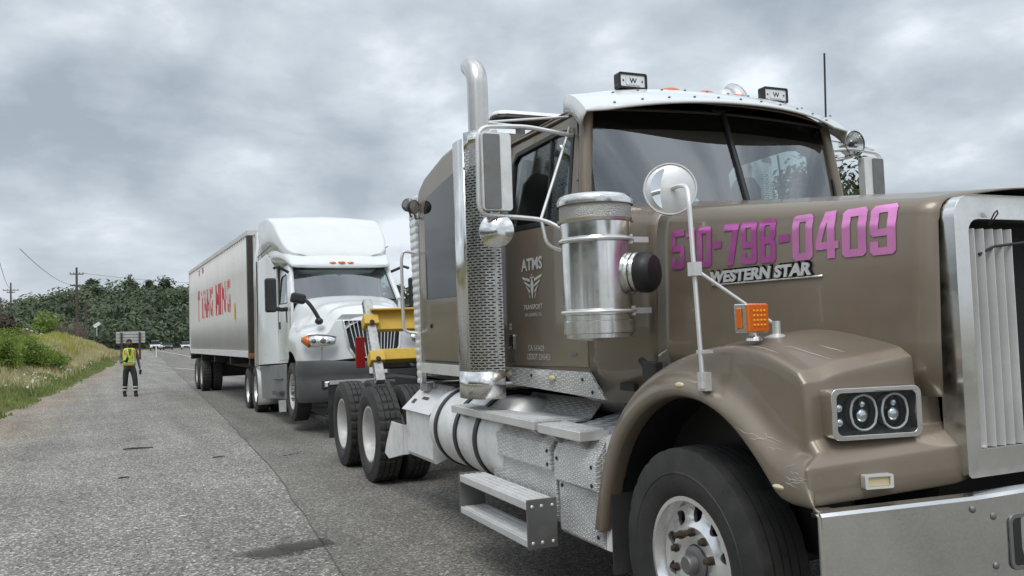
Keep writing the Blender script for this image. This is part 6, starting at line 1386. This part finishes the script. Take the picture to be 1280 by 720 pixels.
for s in (-1, 1):
    b = MB(); b.bb(s*.62, s*.74, 2.3, 2.42, .32, 1.1); b.bb(s*.56, s*.80, 2.24, 2.48, .29, .32); b.build('landing_leg', M['dark'], CHS)
    b = MB(); b.bb(s*.5, s*1.1, 11.3, 11.32, .28, .95); b.build('mudflap', M['flap'], CHS)
b = MB()
for y in (9.1, 10.35): b.tube([(-.9, y, .5), (.9, y, .5)], .07); b.bb(-.6, .6, y-.1, y+.1, .55, .85)
b.build('axles', M['dark'], CHS)
dual_wheels(CHS, 1.08, 9.1, .505, 'wheelw', .505); dual_wheels(CHS, 1.08, 10.35, .505, 'wheelw', .505)
# ============================================================ THE PERSON
def skin(name, pts, edges, m, parent, sub=2, loc=None):
    me = bpy.data.meshes.new(name); me.from_pydata([p[:3] for p in pts], edges, []); o = bpy.data.objects.new(name, me); C.objects.link(o)
    if parent is not None: o.parent = parent
    md = o.modifiers.new('skin', 'SKIN'); md.use_smooth_shade = True
    sv = me.skin_vertices[0].data if me.skin_vertices else None
    if sv is None:
        b = bmesh.new(); b.from_mesh(me); b.verts.layers.skin.verify(); b.to_mesh(me); b.free(); sv = me.skin_vertices[0].data
    for i, p in enumerate(pts): r = p[3]; sv[i].radius = (r, r) if not isinstance(r, tuple) else r; sv[i].use_root = (i == 0)
    q = o.modifiers.new('sub', 'SUBSURF'); q.levels = q.render_levels = sub; me.materials.append(m); return o
SKN = mat('skin', (.20, .115, .075), .55, 0, var=.1); JK = mat('grey_jacket', (.12, .115, .125), .85, 0, var=.25); TRS = mat('black_trousers', (.028, .028, .031), .85, 0, var=.3); GLV = mat('black_gloves', (.012, .012, .013), .7)
VS = mat('hi_vis_yellow', (.58, .85, .05), .6, 0, var=.06, bump=.2, bscale=12); OR = mat('hi_vis_orange', (.80, .25, .10), .6); RF = mat('reflective_band', (.72, .73, .74), .35, .3)
PR = empty('person', (1.20, 28.4, 0), R_(4)); tag(PR, 'person in a yellow hi-vis vest and black trousers walking along the gravel shoulder', 'person')
# joints; faces -y (towards the camera)
hp = (0, 0, .90, .125)
pts = [hp, (0, .01, 1.05, (.145, .105)), (0, .01, 1.22, (.155, .11)), (0, .015, 1.36, (.15, .10)), (0, .01, 1.455, .055), (0, -.01, 1.52, .055),
       (-.175, .015, 1.385, .06), (-.235, .02, 1.14, .045), (-.245, -.14, 1.02, .037), (-.20, -.235, 1.06, .028),
       (.175, .015, 1.385, .06), (.245, .06, 1.12, .045), (.285, .02, .88, .034), (.295, .0, .80, .028),
       (-.095, .0, .84, .095), (-.115, -.01, .48, .062), (-.125, .11, .10, .045), (.095, 0, .84, .095), (.135, -.16, .50, .062), (.15, -.17, .10, .045)]
ed = [(0, 1), (1, 2), (2, 3), (3, 4), (4, 5), (3, 6), (6, 7), (7, 8), (8, 9), (3, 10), (10, 11), (11, 12), (12, 13), (0, 14), (14, 15), (15, 16), (0, 17), (17, 18), (18, 19)]
body = skin('body', pts, ed, JK, PR)
# head
b = MB(); b.ell((0, -.015, 1.60), (.076, .094, .112), 20, 14); b.ell((0, -.108, 1.585), (.012, .018, .022), 8, 6); b.ell((0, -.055, 1.515), (.045, .05, .035), 12, 8)
for s in (-1, 1): b.ell((s*.078, -.01, 1.595), (.012, .018, .028), 8, 6)
b.tube([(0, 0, 1.44), (0, -.005, 1.55)], .05, 12); hd = b.build('head', SKN, PR)
b = MB()
for s in (-1, 1): b.ell((s*.03, -.099, 1.612), (.011, .008, .006), 8, 6)
b.build('eyes', M['blackg'], hd); b = MB(); b.ell((0, -.102, 1.545), (.026, .006, .007), 8, 6); b.build('mouth', mat('lips', (.09, .035, .03), .6), hd)
b = MB(); b.ell((0, .0, 1.655), (.083, .10, .075), 18, 10); b.ell((0, .03, 1.62), (.082, .085, .09), 16, 10); b.build('hair', mat('dark_hair', (.02, .016, .014), .8), hd)
b = MB(); b.ell((0, -.085, 1.535), (.058, .034, .045), 14, 8); b.build('beard', MATS['dark_hair'], hd)
# trousers as their own skin, a little looser
tp = [(0, 0, .93, (.14, .11)), (0, 0, .98, (.15, .115)), (-.095, .0, .84, .108), (-.115, -.01, .50, .080), (-.125, .10, .15, .068), (.095, 0, .84, .108), (.135, -.16, .52, .082), (.15, -.17, .15, .068)]
skin('trousers', tp, [(0, 1), (0, 2), (2, 3), (3, 4), (0, 5), (5, 6), (6, 7)], TRS, PR)
def ring(c, r, z, h, m, nm, tilt=0):
    b = MB(); b.lathe([(r, z-h/2), (r+.004, z), (r, z+h/2)], (c[0], c[1], 0), 'z', 20); return b.build(nm, m, PR)
for (x, y, z) in ((-.123, .065, .29), (-.125, .09, .20), (.147, -.165, .29), (.15, -.17, .20)): ring((x, y), .082 if z > .25 else .078, z, .035, RF, 'reflective_band')
for (x, y) in ((-.125, .08), (.15, -.20)):
    b = MB(); b.loft([[Vector((x+.048*math.cos(a)*q, y+(yy_)+0, .055+zz_+.05*math.sin(a)*q)) for a in [math.pi*2*k/12 for k in range(12)]] for yy_, q, zz_ in ((.09, .7, 0), (.05, 1, .005), (-.04, 1, 0), (-.12, .95, -.01), (-.155, .55, -.02))]); b.tube([(x, y+.04, .06), (x, y+.035, .16)], .052, 12); b.bb(x-.045, x+.045, y-.14, y+.09, 0, .02); b.build('boot', GLV, PR, ang=50)
# vest
b = MB(); vr = []
for z, w, d in ((.93, .175, .135), (1.0, .178, .138), (1.15, .182, .14), (1.28, .188, .138), (1.37, .185, .13), (1.42, .15, .11), (1.45, .10, .085)):
    vr.append([Vector((w*math.copysign(abs(math.cos(a))**.85, math.cos(a)), .008+d*math.copysign(abs(math.sin(a))**.9, math.sin(a)), z)) for a in [math.pi*2*k/28 for k in range(28)]])
b.loft(vr, True, caps=False); vest = b.build('safety_vest', VS, PR, sol=.008, ang=60)
b = MB()
for z, w, d in ((.965, .183, .143),): b.lathe([(1, -.022), (1.0, .022)], (0, 0, 0), 'z', 28); b.V = [(x*w, .008+y*d, z+zz_) for x, y, zz_ in b.V]
b.build('hem_band', OR, vest)
b = MB(); 
for s in (-1, 1): b.tube([(s*.105, -.125, 1.43), (s*.10, -.148, 1.28), (s*.035, -.152, 1.14)], .014, 6); b.tube([(s*.15, -.10, 1.40), (s*.15, -.125, 1.28)], .018, 6)
b.build('orange_trim', OR, vest)
b = MB()
for s in (-1, 1): b.bb(s*.085, s*.115, -.152, -.146, 1.0, 1.36)
b.bb(-.17, .17, -.146, -.142, 1.03, 1.06); b.build('reflective_stripe', RF, vest)
b = MB(); b.add([(-.055, -.143, 1.43), (.055, -.143, 1.43), (0, -.158, 1.20)], [(0, 1, 2)]); b.build('open_collar', JK, vest, sol=.006)
# gloves with five fingers
def hand(w, d, palm, curl, nm, s):
    w = Vector(w); d = Vector(d).normalized(); n_ = Vector(palm).normalized(); sd = d.cross(n_).normalized()*s; P = [(*w, .026), (*(w+d*.05), (.034, .022)), (*(w+d*.085), (.034, .020))]; E = [(0, 1), (1, 2)]
    for k, (o_, l) in enumerate(((-.028, .070), (-.010, .08), (.009, .076), (.026, .06))):
        i = len(P); b0 = w+d*.09+sd*o_; dd = d
        for j in range(3): b0 = b0+dd*l/3; dd = (dd+n_*curl).normalized(); P.append((*b0, .0105-.001*j)); E.append(((2 if j == 0 else i+j-1), i+j))
    i = len(P); t0 = w+d*.035-sd*.036; P += [(*t0, .013), (*(t0+(d-sd*.6).normalized()*.035), .011), (*(t0+(d-sd*.2+n_*curl).normalized()*.062), .009)]; E += [(1, i), (i, i+1), (i+1, i+2)]
    return skin(nm, P, E, GLV, PR, 1)
hand((.297, 0, .80), (.03, -.10, -1), (-.6, -1, 0), .28, 'glove', 1)
hand((-.195, -.245, 1.065), (.75, -.55, .2), (0, -.1, 1), .6, 'glove', 1)
b = MB(); b.box((-.10, -.30, 1.10), (.075, .03, .15), Matrix.Rotation(R_(20), 3, 'Y')); b.tube([(-.085, -.30, 1.17), (-.07, -.30, 1.25)], .007, 6); tag(b.build('radio', M['black'], bev=.008), 'black handheld radio held by the person in front of the vest', 'radio')
_o = bpy.data.objects['radio']; _o.matrix_world = Matrix.Translation((1.20, 28.4, 0)) @ Matrix.Rotation(R_(4), 4, 'Z')
for o in _t:
    bpy.data.objects.remove(o)
